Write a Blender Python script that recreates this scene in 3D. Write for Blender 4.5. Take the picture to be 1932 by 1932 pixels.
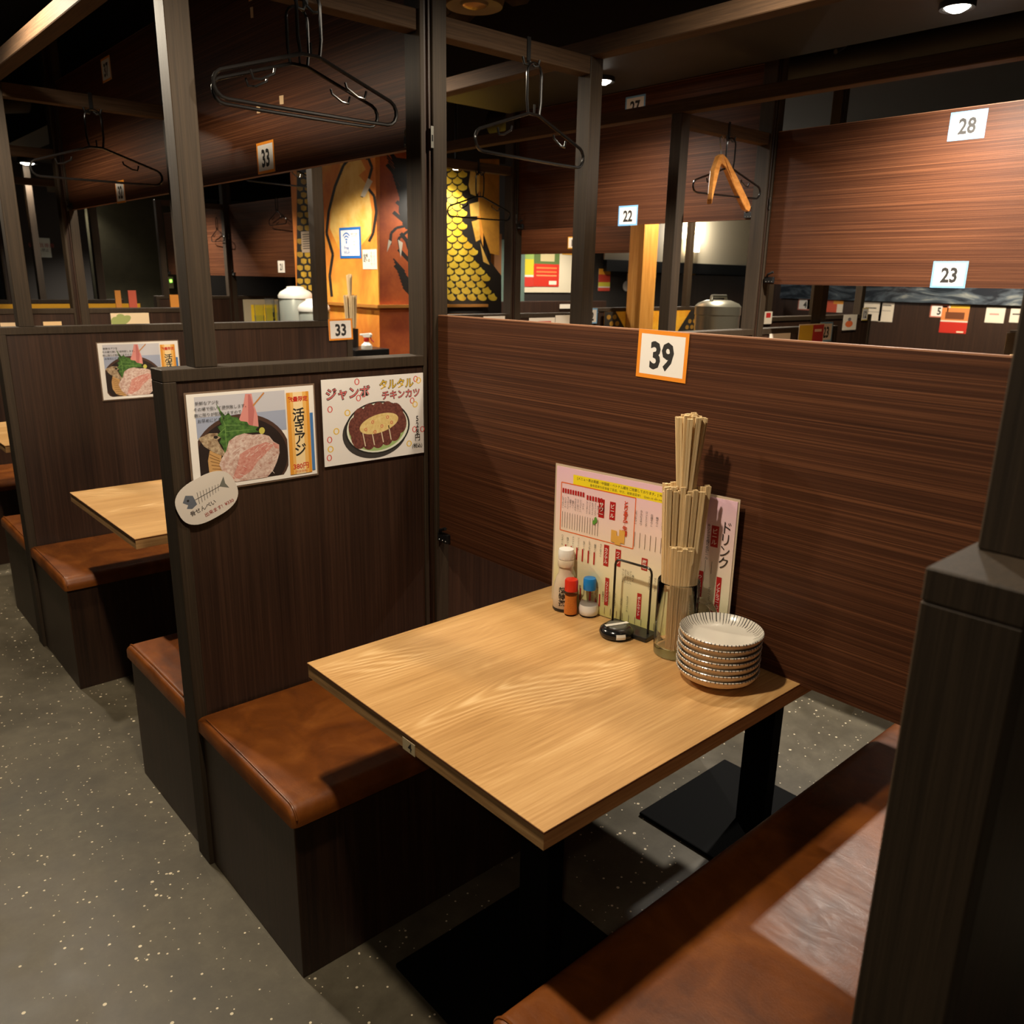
import bpy, bmesh, math, random
from mathutils import Vector, Matrix
PI = math.pi
scene = bpy.context.scene
col = scene.collection
for o in list(bpy.data.objects): bpy.data.objects.remove(o)
random.seed(7)

# ------------------------------------------------------------------ camera
FPX, CX = 1547.885, 966.0
CAM = Vector((-0.65254, -0.65472, 1.39887))
CROT = Matrix.Rotation(-0.729997, 3, 'Z') @ Matrix.Rotation(1.294432, 3, 'X') @ Matrix.Rotation(0.01812, 3, 'Z')
cd = bpy.data.cameras.new('camera'); cam = bpy.data.objects.new('camera', cd); col.objects.link(cam)
cam.matrix_world = Matrix.Translation(CAM) @ CROT.to_4x4()
cd.sensor_width = 36.0; cd.lens = 36.0 * FPX / 1932.0; cd.clip_start = 0.02; cd.clip_end = 60
cd.dof.use_dof = True; cd.dof.focus_distance = 1.75; cd.dof.aperture_fstop = 8.0
scene.camera = cam
def PX(u, v, ax, val):
    """photo pixel -> the point of the plane (axis ax = val) that it shows"""
    d = CROT @ Vector(((u - CX) / FPX, -(v - CX) / FPX, -1.0))
    return CAM + d * ((val - CAM[ax]) / d[ax])

# ------------------------------------------------------------------ world and exposure
w = bpy.data.worlds.new('world'); scene.world = w; w.use_nodes = True
w.node_tree.nodes['Background'].inputs[0].default_value = (1.0, 0.72, 0.45, 1)
w.node_tree.nodes['Background'].inputs[1].default_value = 0.004
vs = scene.view_settings
vs.view_transform = 'Standard'; vs.look = 'None'; vs.gamma = 1.0; vs.use_curve_mapping = False
vs.exposure = 0.0
WARM = (1.0, 0.86, 0.66); WHITE = (1.0, 0.92, 0.80)

# ------------------------------------------------------------------ materials
def S(r, g, b):
    f = lambda c: (c / 255 / 12.92) if c / 255 <= .04045 else ((c / 255 + .055) / 1.055) ** 2.4
    return (f(r), f(g), f(b), 1)
MATS = {}
def flat(r, g, b, rough=.55, metal=0.0, name=None, coat=0.0):
    k = name or 'paint_%d_%d_%d_%d' % (r, g, b, int(rough * 100))
    if k in MATS: return MATS[k]
    m = bpy.data.materials.new(k); m.use_nodes = True
    p = m.node_tree.nodes['Principled BSDF']
    p.inputs['Base Color'].default_value = S(r, g, b); p.inputs['Roughness'].default_value = rough
    p.inputs['Metallic'].default_value = metal; p.inputs['Coat Weight'].default_value = coat
    MATS[k] = m; return m
class NT:
    def __init__(s, name):
        s.m = bpy.data.materials.new(name); s.m.use_nodes = True; s.t = s.m.node_tree
        s.p = s.t.nodes['Principled BSDF']; MATS[name] = s.m
    def n(s, typ, **kw):
        x = s.t.nodes.new(typ)
        for k, v in kw.items():
            if k.startswith('i_'): x.inputs[k[2:].replace('_', ' ')].default_value = v
            else: setattr(x, k, v)
        return x
    def l(s, a, b): s.t.links.new(a, b)
    def coord(s, scale, kind='Object'):
        c = s.n('ShaderNodeTexCoord'); mp = s.n('ShaderNodeMapping'); mp.inputs['Scale'].default_value = scale
        s.l(c.outputs[kind], mp.inputs['Vector']); return mp.outputs[0]
    def noise(s, vec, scale=1, detail=4, rough=.55, dist=0):
        x = s.n('ShaderNodeTexNoise'); x.inputs['Scale'].default_value = scale; x.inputs['Detail'].default_value = detail
        x.inputs['Roughness'].default_value = rough; x.inputs['Distortion'].default_value = dist
        s.l(vec, x.inputs['Vector']); return x.outputs['Fac']
    def ramp(s, fac, stops):
        r = s.n('ShaderNodeValToRGB'); e = r.color_ramp.elements
        while len(e) < len(stops): e.new(.5)
        for q, (pos, c) in zip(e, stops): q.position = pos; q.color = c
        s.l(fac, r.inputs[0]); return r.outputs[0]
    def math(s, op, a, b=None):
        x = s.n('ShaderNodeMath', operation=op)
        for i, q in enumerate((a, b)):
            if q is None: continue
            if isinstance(q, (int, float)): x.inputs[i].default_value = q
            else: s.l(q, x.inputs[i])
        return x.outputs[0]
    def mix(s, fac, a, b, blend='MIX'):
        x = s.n('ShaderNodeMix', data_type='RGBA', blend_type=blend)
        for i, q in ((0, fac), (6, a), (7, b)):
            if isinstance(q, (int, float, tuple)): x.inputs[i].default_value = q
            else: s.l(q, x.inputs[i])
        return x.outputs[2]
    def bump(s, h, strength=.2, dist=.002):
        b = s.n('ShaderNodeBump'); b.inputs['Strength'].default_value = strength; b.inputs['Distance'].default_value = dist
        s.l(h, b.inputs['Height']); s.l(b.outputs[0], s.p.inputs['Normal'])
def grain(name, c0, c1, c2, scale, rough=.42, bump=.25, spec=.5):
    t = NT(name); v = t.coord(scale); a = t.noise(v, 1, 5, .65); v2 = t.coord(tuple(q * .22 for q in scale)); b = t.noise(v2, 1, 3)
    f = t.math('ADD', t.math('MULTIPLY', a, .7), t.math('MULTIPLY', b, .3))
    t.l(t.ramp(f, [(.34, c0), (.5, c1), (.66, c2)]), t.p.inputs['Base Color'])
    t.p.inputs['Roughness'].default_value = rough; t.p.inputs['Specular IOR Level'].default_value = spec
    t.bump(a, bump, .0012); return t.m
LAM_V = grain('laminate_upright_grain', S(34, 20, 13), S(49, 31, 21), S(66, 43, 30), (170, 170, 2.2), .45)
LAM_H = grain('laminate_level_grain', S(44, 22, 11), S(70, 39, 22), S(110, 68, 42), (1.1, 1.1, 400), .5, .3, .22)
LAM_SEAT = grain('laminate_bench_base', S(34, 20, 12), S(49, 30, 19), S(62, 40, 26), (120, 120, 3), .42)
POST = grain('stained_post_wood', S(39, 30, 20), S(51, 40, 28), S(61, 48, 34), (260, 260, 4), .6, .2, .3)
BEAM = grain('stained_beam_wood', S(56, 41, 29), S(72, 54, 38), S(86, 66, 48), (6, 6, 220), .75, .2, .2)
def oak():
    t = NT('oak_tabletop'); a = t.noise(t.coord((.75, 4.2, 4.2)), 1.3, 1.5, .45, .15)
    rings = t.math('POWER', t.math('ABSOLUTE', t.math('SINE', t.math('MULTIPLY', a, 120))), 3)
    mask = t.ramp(t.noise(t.coord((1.3, 3.0, 3.0)), 1.9, 1), [(.50, (0, 0, 0, 1)), (.64, (1, 1, 1, 1))])
    r2 = t.math('MULTIPLY', t.math('MULTIPLY', rings, .22), mask)
    fine = t.noise(t.coord((5, 190, 190)), 1, 6, .7); broad = t.noise(t.coord((1.0, 11, 11)), 1, 4, .6)
    f = t.math('ADD', t.math('ADD', t.math('MULTIPLY', fine, .62), t.math('MULTIPLY', broad, .38)), r2)
    c = t.ramp(f, [(.26, S(138, 96, 52)), (.43, S(178, 134, 80)), (.57, S(198, 154, 98)), (.80, S(224, 188, 136))])
    kn = t.n('ShaderNodeTexVoronoi'); kn.inputs['Scale'].default_value = 1; t.l(t.coord((2.6, 5.3, 5.3)), kn.inputs['Vector'])
    k = t.ramp(kn.outputs['Distance'], [(.03, (1, 1, 1, 1)), (.10, (0, 0, 0, 1))])
    t.l(t.mix(t.math('MULTIPLY', k, .5), c, S(112, 72, 34)), t.p.inputs['Base Color'])
    t.p.inputs['Roughness'].default_value = .40; t.bump(fine, .10, .0006); return t.m
OAK = oak()
OAK_EDGE = grain('oak_edge_band', S(130, 94, 54), S(164, 122, 74), S(186, 146, 94), (8, 8, 180), .5, .2)
def leather():
    t = NT('tan_leather'); a = t.noise(t.coord((9, 9, 9)), 1, 5, .6, .6); b = t.noise(t.coord((260, 260, 260)), 1, 3)
    c = t.ramp(a, [(.3, S(86, 43, 12)), (.52, S(116, 61, 18)), (.72, S(138, 78, 28))])
    t.l(c, t.p.inputs['Base Color'])
    sc = t.noise(t.coord((34, 8, 30)), 1, 6, .75, 1.5)
    t.l(t.ramp(sc, [(.35, (.34, .34, .34, 1)), (.7, (.50, .50, .50, 1))]), t.p.inputs['Roughness'])
    t.p.inputs['Specular IOR Level'].default_value = .34
    t.bump(t.math('ADD', t.math('MULTIPLY', b, .5), t.math('MULTIPLY', sc, .8)), .22, .0016); return t.m
LEATHER = leather()
def concrete():
    t = NT('speckled_concrete'); v = t.coord((1, 1, 1))
    a = t.noise(v, 2.1, 7, .68, .5); b = t.noise(v, 22, 5, .7)
    f = t.math('ADD', t.math('MULTIPLY', a, .75), t.math('MULTIPLY', b, .25))
    base = t.ramp(f, [(.3, S(58, 52, 40)), (.5, S(84, 76, 60)), (.7, S(108, 99, 80))])
    def specks(scale, thr, keep):
        vo = t.n('ShaderNodeTexVoronoi'); vo.inputs['Scale'].default_value = scale; t.l(v, vo.inputs['Vector'])
        sep = t.n('ShaderNodeSeparateColor'); t.l(vo.outputs['Color'], sep.inputs[0])
        size = t.math('MULTIPLY', sep.outputs[1], thr)
        return t.math('MULTIPLY', t.math('LESS_THAN', vo.outputs['Distance'], size), t.math('GREATER_THAN', sep.outputs[0], keep))
    s1 = specks(38, .17, .5); s2 = specks(80, .24, .62)
    st = t.ramp(t.noise(t.coord((4, 1.2, 1)), 3, 6, .75, 1.2), [(.62, (0, 0, 0, 1)), (.74, (1, 1, 1, 1))])
    base = t.mix(t.math('MULTIPLY', st, .35), base, S(118, 110, 92))
    t.l(t.mix(t.math('MAXIMUM', s1, s2), base, S(226, 210, 178)), t.p.inputs['Base Color'])
    t.l(t.ramp(a, [(.35, (.38, .38, .38, 1)), (.7, (.6, .6, .6, 1))]), t.p.inputs['Roughness'])
    t.bump(b, .1, .001); return t.m
CONC = concrete()
def glassm(name, c, rough=.02, ior=1.47):
    t = NT(name); t.p.inputs['Base Color'].default_value = c; t.p.inputs['Transmission Weight'].default_value = 1
    t.p.inputs['Roughness'].default_value = rough; t.p.inputs['IOR'].default_value = ior; return t.m
GLASS = glassm('clear_glass', (1, 1, 1, 1), .01, 1.36); CLEARPL = glassm('clear_plastic', (1, 1, 1, 1), .02, 1.12)
def emit(name, c, k):
    t = NT(name); t.p.inputs['Base Color'].default_value = (*c, 1); t.p.inputs['Emission Color'].default_value = (*c, 1)
    t.p.inputs['Emission Strength'].default_value = k; return t.m
def speckle(name, c0, c1, scale, rough=.6):
    t = NT(name); a = t.noise(t.coord((1, 1, 1)), scale, 5, .7); t.l(t.ramp(a, [(.35, c0), (.65, c1)]), t.p.inputs['Base Color'])
    t.p.inputs['Roughness'].default_value = rough; return t.m
BLACK = flat(22, 21, 20, .35); BLACKM = flat(12, 12, 12, .55); WIRE = flat(20, 18, 17, .22, name='black_plastic_tube')
STEEL = flat(150, 148, 140, .35, .9); PAPER = flat(236, 230, 218, .5); PRINT = flat(36, 33, 30, .6)
CHOP = grain('bare_chopstick_wood', S(200, 168, 118), S(222, 194, 146), S(236, 212, 170), (300, 300, 6), .6, .1)
LAMIN = flat(236, 230, 222, .22, name='laminated_paper')

# ------------------------------------------------------------------ mesh helpers
class MB:
    def __init__(s): s.v = []; s.f = []; s.m = []; s.mi = 0
    def add(s, vs, fs):
        n = len(s.v); s.v += [tuple(q) for q in vs]; s.f += [tuple(i + n for i in f) for f in fs]; s.m += [s.mi] * len(fs); return s
    def box(s, x0, y0, z0, x1, y1, z1):
        return s.add([(x0, y0, z0), (x1, y0, z0), (x1, y1, z0), (x0, y1, z0), (x0, y0, z1), (x1, y0, z1), (x1, y1, z1), (x0, y1, z1)],
                     [(0, 3, 2, 1), (4, 5, 6, 7), (0, 1, 5, 4), (1, 2, 6, 5), (2, 3, 7, 6), (3, 0, 4, 7)])
    def lathe(s, prof, c=(0, 0, 0), n=40, closed=False):
        N = len(prof); vs = []
        for k in range(n):
            a = 2 * PI * k / n
            vs += [(c[0] + r * math.cos(a), c[1] + r * math.sin(a), c[2] + z) for r, z in prof]
        fs = []; M = N if closed else N - 1
        for k in range(n):
            k2 = (k + 1) % n
            for i in range(M):
                j = (i + 1) % N; fs.append((k * N + i, k2 * N + i, k2 * N + j, k * N + j))
        return s.add(vs, fs)
    def tube(s, path, r, n=8, closed=False):
        P = [Vector(p) for p in path]; N = len(P); vs = []; up = None
        for i, p in enumerate(P):
            if closed: d = P[(i + 1) % N] - P[i - 1]
            else: d = P[min(i + 1, N - 1)] - P[max(i - 1, 0)]
            d.normalize()
            if up is None: up = d.orthogonal().normalized()
            else: up = (up - d * up.dot(d)).normalized()
            b = d.cross(up)
            vs += [p + (up * math.cos(2 * PI * k / n) + b * math.sin(2 * PI * k / n)) * r for k in range(n)]
        fs = []
        for i in range(N if closed else N - 1):
            j = (i + 1) % N
            for k in range(n): k2 = (k + 1) % n; fs.append((i * n + k, i * n + k2, j * n + k2, j * n + k))
        if not closed: fs += [tuple(range(n))[::-1], tuple((N - 1) * n + k for k in range(n))]
        return s.add(vs, fs)
    def prism(s, poly, f, t):
        """2-D polygon -> slab: f maps (u, v, h) to space"""
        n = len(poly)
        return s.add([f(u, v, 0) for u, v in poly] + [f(u, v, t) for u, v in poly],
                     [tuple(range(n))[::-1], tuple(range(n, 2 * n))] + [(i, (i + 1) % n, n + (i + 1) % n, n + i) for i in range(n)])
    def poly(s, pts): return s.add(pts, [tuple(range(len(pts)))])
    def build(s, name, mats, parent=None, smooth=None, at=None, bevel=0, seg=2):
        at = Vector(at) if at is not None else (root_loc(parent) if parent else Vector((0, 0, 0)))
        me = bpy.data.meshes.new(name); me.from_pydata([Vector(q) - at for q in s.v], [], s.f)
        if not isinstance(mats, (list, tuple)): mats = [mats]
        for m in mats: me.materials.append(m)
        if len(mats) > 1: me.polygons.foreach_set('material_index', s.m)
        bm = bmesh.new(); bm.from_mesh(me)
        if bevel: bmesh.ops.bevel(bm, geom=bm.edges[:], offset=bevel, segments=seg, profile=.5, affect='EDGES')
        bmesh.ops.recalc_face_normals(bm, faces=bm.faces[:])
        bm.to_mesh(me); bm.free()
        if smooth:
            me.polygons.foreach_set('use_smooth', [True] * len(me.polygons))
            me.set_sharp_from_angle(angle=math.radians(smooth if smooth is not True else 40))
        o = bpy.data.objects.new(name, me); col.objects.link(o)
        if parent: o.parent = parent
        else: o.location = at
        return o
def root_loc(o):
    v = Vector((0, 0, 0))
    while o: v += o.location; o = o.parent
    return v
def tag(o, label=None, cat=None, group=None, kind=None):
    if label: o['label'] = label
    if cat: o['category'] = cat
    if group: o['group'] = group
    if kind: o['kind'] = kind
    return o
def thing(name, label, cat, loc=(0, 0, 0), group=None, rz=0):
    o = bpy.data.objects.new(name, None); col.objects.link(o); o.location = loc; o.empty_display_size = .05
    o.rotation_euler = (0, 0, rz); return tag(o, label, cat, group)
def copy_tree(o, parent=None, loc=None, label=None, rz=None, group=None):
    c = o.copy(); col.objects.link(c)
    if parent: c.parent = parent
    if loc is not None: c.location = loc
    if label: c['label'] = label
    if group: c['group'] = group
    if rz is not None: c.rotation_euler.z = rz
    for ch in list(o.children):
        if ch.parent == o and ch is not c: copy_tree(ch, c)
    return c
def struct(o): o['kind'] = 'structure'; return o

# ------------------------------------------------------------------ lettering and paper
FONT_CACHE = {}
def glyphs(s, bold=0, spacing=1.0, line=1.0):
    k = (s, bold, spacing, line)
    if k not in FONT_CACHE:
        cu = bpy.data.curves.new('lettering_source', 'FONT'); cu.body = s; cu.size = 1; cu.resolution_u = 2
        cu.offset = bold; cu.space_character = spacing; cu.space_line = line; cu.align_x = 'CENTER'; cu.align_y = 'CENTER'
        ob = bpy.data.objects.new('lettering_source', cu); me = bpy.data.meshes.new_from_object(ob)
        xy = [tuple(q.co)[:2] for q in me.vertices]; xs = [q[0] for q in xy]; ys = [q[1] for q in xy]
        ox, oy = (min(xs) + max(xs)) / 2, (min(ys) + max(ys)) / 2
        FONT_CACHE[k] = ([(a - ox, b - oy) for a, b in xy], [tuple(q.vertices) for q in me.polygons])
        bpy.data.objects.remove(ob); bpy.data.curves.remove(cu); bpy.data.meshes.remove(me)
    return FONT_CACHE[k]
def ell(cx, cy, rx, ry, n=28, a0=0, a1=2 * PI, rot=0):
    out = []
    for k in range(n):
        a = a0 + (a1 - a0) * k / (n if abs(a1 - a0 - 2 * PI) < 1e-6 else n - 1)
        x, y = rx * math.cos(a), ry * math.sin(a); out.append((cx + x * math.cos(rot) - y * math.sin(rot), cy + x * math.sin(rot) + y * math.cos(rot)))
    return out
def ring(cx, cy, rx, ry, t, n=18):
    o = ell(cx, cy, rx, ry, n); i = ell(cx, cy, rx - t, ry - t, n)
    return [[o[k], o[(k + 1) % n], i[(k + 1) % n], i[k]] for k in range(n)]
def rect(x0, y0, x1, y1): return [(x0, y0), (x1, y0), (x1, y1), (x0, y1)]
def stroke(pts, t):
    out = []
    for a, b in zip(pts[:-1], pts[1:]):
        d = Vector((b[0] - a[0], b[1] - a[1])); L = d.length or 1; nx, ny = -d.y / L * t / 2, d.x / L * t / 2
        out.append([(a[0] + nx, a[1] + ny), (b[0] + nx, b[1] + ny), (b[0] - nx, b[1] - ny), (a[0] - nx, a[1] - ny)])
    return out
class Sheet:
    """a sheet of paper or board: origin = its top-left corner, u to the right, v down, both in metres, as its reader sees it"""
    def __init__(s, name, label, cat, O, U, V, w, h, mat=None, t=.0012, outline=None, group=None, rot=0, root=None):
        s.O = Vector(O); s.U = Vector(U).normalized(); s.V = Vector(V).normalized(); s.N = s.U.cross(s.V).normalized()
        if rot:
            R = Matrix.Rotation(rot, 3, s.N); c = s.O + s.U * w / 2 - s.V * h / 2
            s.O = c + R @ (s.O - c); s.U = R @ s.U; s.V = R @ s.V
        s.w, s.h, s.t, s.k = w, h, t, 0
        if root is None:
            base = s.O + s.U * w / 2 - s.V * h
            s.root = thing(name, label, cat, base, group); s.own = True
        else: s.root = root
        m = MB(); m.prism(outline or rect(0, 0, w, h), lambda u, v, q: s.P(u, v, q), t)
        s.base = m.build('sheet' if root is None else name, mat or PAPER, s.root)
    def P(s, u, v, hgt=0): return s.O + s.U * u - s.V * v + s.N * hgt
    def lay(s): s.k += 1; return s.t + .00006 * s.k
    def shapes(s, name, mat, polys):
        hh = s.lay(); m = MB()
        for i, p in enumerate(polys): m.poly([s.P(u, v, hh + i * .00008 / len(polys)) for u, v in p])
        return m.build(name, mat, s.root)
    def text(s, name, mat, items):
        """items: (string, u, v, size[, bold[, xscale[, rot[, line]]]]) centred on u, v"""
        hh = s.lay(); m = MB(); one = len(items) <= 8
        for it in items:
            st, u, v, sz = it[:4]; bold = it[4] if len(it) > 4 else 0; xs = it[5] if len(it) > 5 else 1; ro = it[6] if len(it) > 6 else 0; ln = it[7] if len(it) > 7 else 1
            gv, gf = glyphs(st, bold, 1.0, ln); c, sn = math.cos(ro), math.sin(ro)
            m.add([s.P(u + (x * xs * c - y * sn) * sz, v - (x * xs * sn + y * c) * sz, hh) for x, y in gv], gf)
            if one: o = m.build(name, mat, s.root); m = MB()
        if not one: o = m.build(name, mat, s.root); o['kind'] = 'stuff'
        return o
FACE_Y = (Vector((1, 0, 0)), Vector((0, 0, 1)))      # a face that looks toward -y
FACE_X = (Vector((0, -1, 0)), Vector((0, 0, 1)))     # a face that looks toward -x
ORANGE = flat(232, 140, 36, .45); BLUE = flat(120, 176, 222, .45)
def card(num, O, UV, label, border=ORANGE, w=.123, h=.094, rot=0, group=None):
    s = Sheet('number_card', label, 'sign', O, UV[0], UV[1], w, h, LAMIN, .0012, rot=rot, group=group)
    if border:
        b = .008 * w / .123
        s.shapes('border', border, [rect(0, 0, w, b), rect(0, h - b, w, h), rect(0, b, b, h - b), rect(w - b, b, w, h - b)])
    s.text('lettering', PRINT, [(num, w / 2, h * .52, h * .76, .034, .84)])
    return s
def vert(t): return '\n'.join(t)

# ------------------------------------------------------------------ lamps
LENS_W = emit('lit_lamp_lens', (1.0, .93, .80), 60); HOUSING = flat(16, 15, 14, .4)
def downlight(loc, power, label, color=WARM, angle=120, blend=.6, r=.035, aim=None, soft=.03):
    t = thing('downlight', label, 'lamp', loc)
    x, y, z = loc
    MB().lathe([(r * 1.15, -.004), (r * 1.45, -.006), (r * 1.5, .0), (r * 1.4, .05), (.001, .052)], loc, 28).build('housing', HOUSING, t, True)
    MB().lathe([(.0005, -.016), (r * .5, -.0135), (r * .9, -.006), (r * 1.1, .002)], loc, 28).build('lens', LENS_W, t, True)
    ld = bpy.data.lights.new('lamp_light', 'SPOT'); ld.energy = power; ld.color = color; ld.spot_size = math.radians(angle)
    ld.spot_blend = blend; ld.shadow_soft_size = soft
    lo = bpy.data.objects.new('lamp_light', ld); col.objects.link(lo); lo.parent = t; lo.location = (0, 0, -.05)
    if aim: lo.rotation_euler = (Vector(aim) - Vector(loc)).to_track_quat('-Z', 'Y').to_euler()
    return t
ZL = 2.20
downlight((-.20, .345, ZL), 72, 'black downlight over the aisle, beside the table with the plate stack', WARM, 166, .4)
downlight((-.20, 1.957, ZL), 72, 'black downlight over the aisle, beside the second table', WARM, 166, .4)
downlight((-.20, 3.569, ZL), 72, 'black downlight over the aisle, beside the third table', WARM, 166, .4)
downlight((-1.3, -1.2, ZL), 22, 'added unseen fill lamp over the aisle, behind the near partition', WARM, 140)  # added behind the camera to lift the light on the near partition
downlight((.86, .40, ZL), 36, 'black downlight above the far half of the chopstick table', WARM, 166, .4)
downlight((.86, 2.0, ZL), 36, 'black downlight above the far half of the second table', WARM, 166, .4)
downlight((.86, 3.62, ZL), 36, 'black downlight above the far half of the third table', WARM, 166, .4)
downlight((2.24, .575, 2.225), 215, 'lit downlight in the duct right over card 28', WHITE, 156, 1)
downlight((2.21, 2.01, 2.225), 70, 'bright downlight shining between two rails above card 27', WHITE, 156, 1)
downlight((3.02, 4.08, 2.12), 42, 'small lit downlight hanging on a rod before the fish-scale mural', WHITE, 150)
downlight((1.80, 4.3, 2.36), 150, 'added fill lamp over the service counter, brightening the painted pillar', WHITE, 130, .6)  # unseen lamp, added so the orange mural comes out bright
downlight((1.95, 5.9, 2.36), 90, 'black downlight over the water pots on the counter')
downlight((4.66, 3.1, 2.40), 170, 'added unseen lamp above the painted half wall', WARM, 150)  # no known fitting; placed to light the painted board and the post front
downlight((4.0, 4.45, 2.40), 45, 'added unseen lamp beside the lifted panel with card 11', WARM, 150)  # extra lamp put in to bring up the card on the lifted panel
downlight((3.7, 1.5, 2.69), 170, 'added hidden fill lamp over the row with card 12', WARM)  # fill lamp added out of sight behind the duct, for the far row
downlight((8.2, 2.6, 2.40), 300, 'added unseen fill lamp by the wall with card 5', WARM, 150)  # invented lamp that brightens the glass band of the right wall
downlight((5.3, 4.8, 2.40), 150, 'black downlight over the notice board', WHITE)
downlight((1.2, 7.55, 2.26), 40, 'lit downlight left of card 32 in the far dark ceiling', WHITE, r=.05)
downlight((1.78, 8.9, 2.26), 30, 'lit downlight under the far beam beside card 32', WHITE, r=.05)
downlight((2.0, 7.4, 2.36), 220, 'black downlight in the far ceiling over the pink panels', WHITE)
downlight((4.05, 10.35, 2.25), 40, 'farthest lit downlight, above the pink panels', WHITE, r=.05)

# ------------------------------------------------------------------ the setting
m = MB(); m.box(-2.2, -2.4, -.1, 9.6, 11.2, 0); struct(m.build('floor', CONC))
CEIL = speckle('black_ceiling', S(6, 5, 4), S(12, 10, 8), 6, .9)
m = MB(); m.box(-2.2, -2.4, 2.75, 9.6, 11.2, 2.85); struct(m.build('ceiling', CEIL))
DARKW = flat(34, 28, 22, .7); GREENW = speckle('olive_plaster', S(62, 58, 38), S(72, 67, 45), 9, .8); CREAM = flat(214, 200, 170, .7)
m = MB(); m.box(-2.3, -2.4, 0, -2.2, 11.2, 2.75); struct(m.build('wall_left', DARKW))
m = MB(); m.box(-2.2, -2.5, 0, 9.6, -2.4, 2.75); struct(m.build('wall_front', DARKW))
m = MB(); m.box(-2.2, 11.2, 0, 9.6, 11.3, 2.75); struct(m.build('wall_back', DARKW))
m = MB(); m.box(9.5, -2.4, 0, 9.6, 11.2, 2.75); struct(m.build('wall_right', LAM_V))
def smoky():
    t = NT('smoky_dark_glass'); a = t.noise(t.coord((1, .7, 2.6)), 2.2, 5, .6, 1.4)
    t.l(t.ramp(a, [(.42, S(40, 46, 54)), (.55, S(84, 94, 104)), (.68, S(160, 164, 158))]), t.p.inputs['Base Color']); t.p.inputs['Roughness'].default_value = .15; return t.m
m = MB(); m.box(9.46, -1.5, 1.22, 9.5, 5.4, 1.95); win = struct(m.build('window_1', smoky()))
# the inner back wall behind the rows, with a cream upper band
m = MB(); m.box(3.9, 5.6, 0, 9.5, 5.7, 2.75); wb = struct(m.build('wall_back_inner', flat(40, 34, 28, .6)))
m = MB(); m.box(6.2, 5.585, 1.62, 9.49, 5.6, 2.4); struct(m.build('trim_cream_band', CREAM))
m = MB(); m.box(6.2, 5.55, 1.50, 9.49, 5.6, 1.62); struct(m.build('trim_dark_rail', BLACK))
# ducts and pipes under the ceiling
DUCT = speckle('black_duct', S(8, 7, 6), S(15, 13, 11), 3, .6)
for x0, y0, z0, x1, y1 in ((1.98, -2.3, 2.237, 2.46, 2.9), (-.36, -2.3, 2.212, -.04, 6.2), (.76, -2.3, 2.212, .96, 6.2), (-1.5, -1.4, 2.212, -1.1, -1.0), (1.70, 4.2, 2.372, 2.1, 8.0), (4.5, 2.95, 2.412, 4.8, 3.25), (3.9, 4.3, 2.412, 4.2, 5.5), (5.1, 4.6, 2.412, 5.5, 5.0), (8.0, 2.4, 2.412, 8.4, 2.8)):
    m = MB(); m.box(x0, y0, z0, x1, y1, 2.75); struct(m.build('trim_duct', DUCT))
m = MB(); m.tube([(3.02, 4.08, 2.17), (3.02, 4.08, 2.75)], .012, 8); struct(m.build('trim_rod', BLACK, smooth=True))
for x, y in ((1.2, 7.55), (1.78, 8.9), (4.05, 10.35)):
    m = MB(); m.box(x - .5, y - .25, 2.30, x + .5, y + .25, 2.75); struct(m.build('trim_duct', DUCT))
m = MB(); m.tube([(3.3, -2.2, 2.42), (3.3, 4, 2.42)], .09, 16); struct(m.build('trim_pipe', DUCT, smooth=True))
m = MB(); m.tube([(.1, 6.2, 2.38), (1.6, 4.4, 2.38)], .06, 14); struct(m.build('trim_pipe', flat(70, 58, 44, .5), smooth=True))
q = [PX(1640, 35, 0, 2.95), PX(1642, 62, 0, 2.95), PX(1640, 90, 0, 2.95), PX(1650, 112, 0, 2.95), PX(1656, 128, 0, 2.95)]
m = MB(); m.tube([p + Vector((-.35 * i / 4, 0, 0)) for i, p in enumerate(q)], .009, 8); struct(m.build('trim_cable', BLACK, smooth=True))
m = MB(); NX, NY = 26, 60                                                     # sprayed insulation
vs_ = [(1.28 + .9 * i / NX, 1.0 + 5 * j / NY, 2.58 + .08 * math.sin(i * 1.7 + math.sin(j * .9) * 2) * math.sin(j * .8 + i * .4) + random.uniform(-.035, .035)) for j in range(NY + 1) for i in range(NX + 1)]
m.add(vs_, [(j * (NX + 1) + i, j * (NX + 1) + i + 1, (j + 1) * (NX + 1) + i + 1, (j + 1) * (NX + 1) + i) for j in range(NY) for i in range(NX)])
struct(m.build('trim_insulation', speckle('sprayed_insulation', S(30, 23, 15), S(66, 53, 36), 14, .95), smooth=60))
P0 = PX(895, 13, 2, 2.40)
t = thing('ceiling_speaker', 'round unlit ceiling fitting with a brassy centre above the raised card 33', 'ceiling fitting', P0)
MB().lathe([(.0005, .004), (.05, .004), (.055, .012), (.108, .0), (.115, .02), (.11, .35)], P0, 36).build('rim', flat(92, 78, 54, .5), t, True)
MB().lathe([(.0005, -.004), (.02, -.006), (.045, .003)], P0, 24).build('centre', flat(190, 150, 96, .3, .8), t, True)

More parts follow.
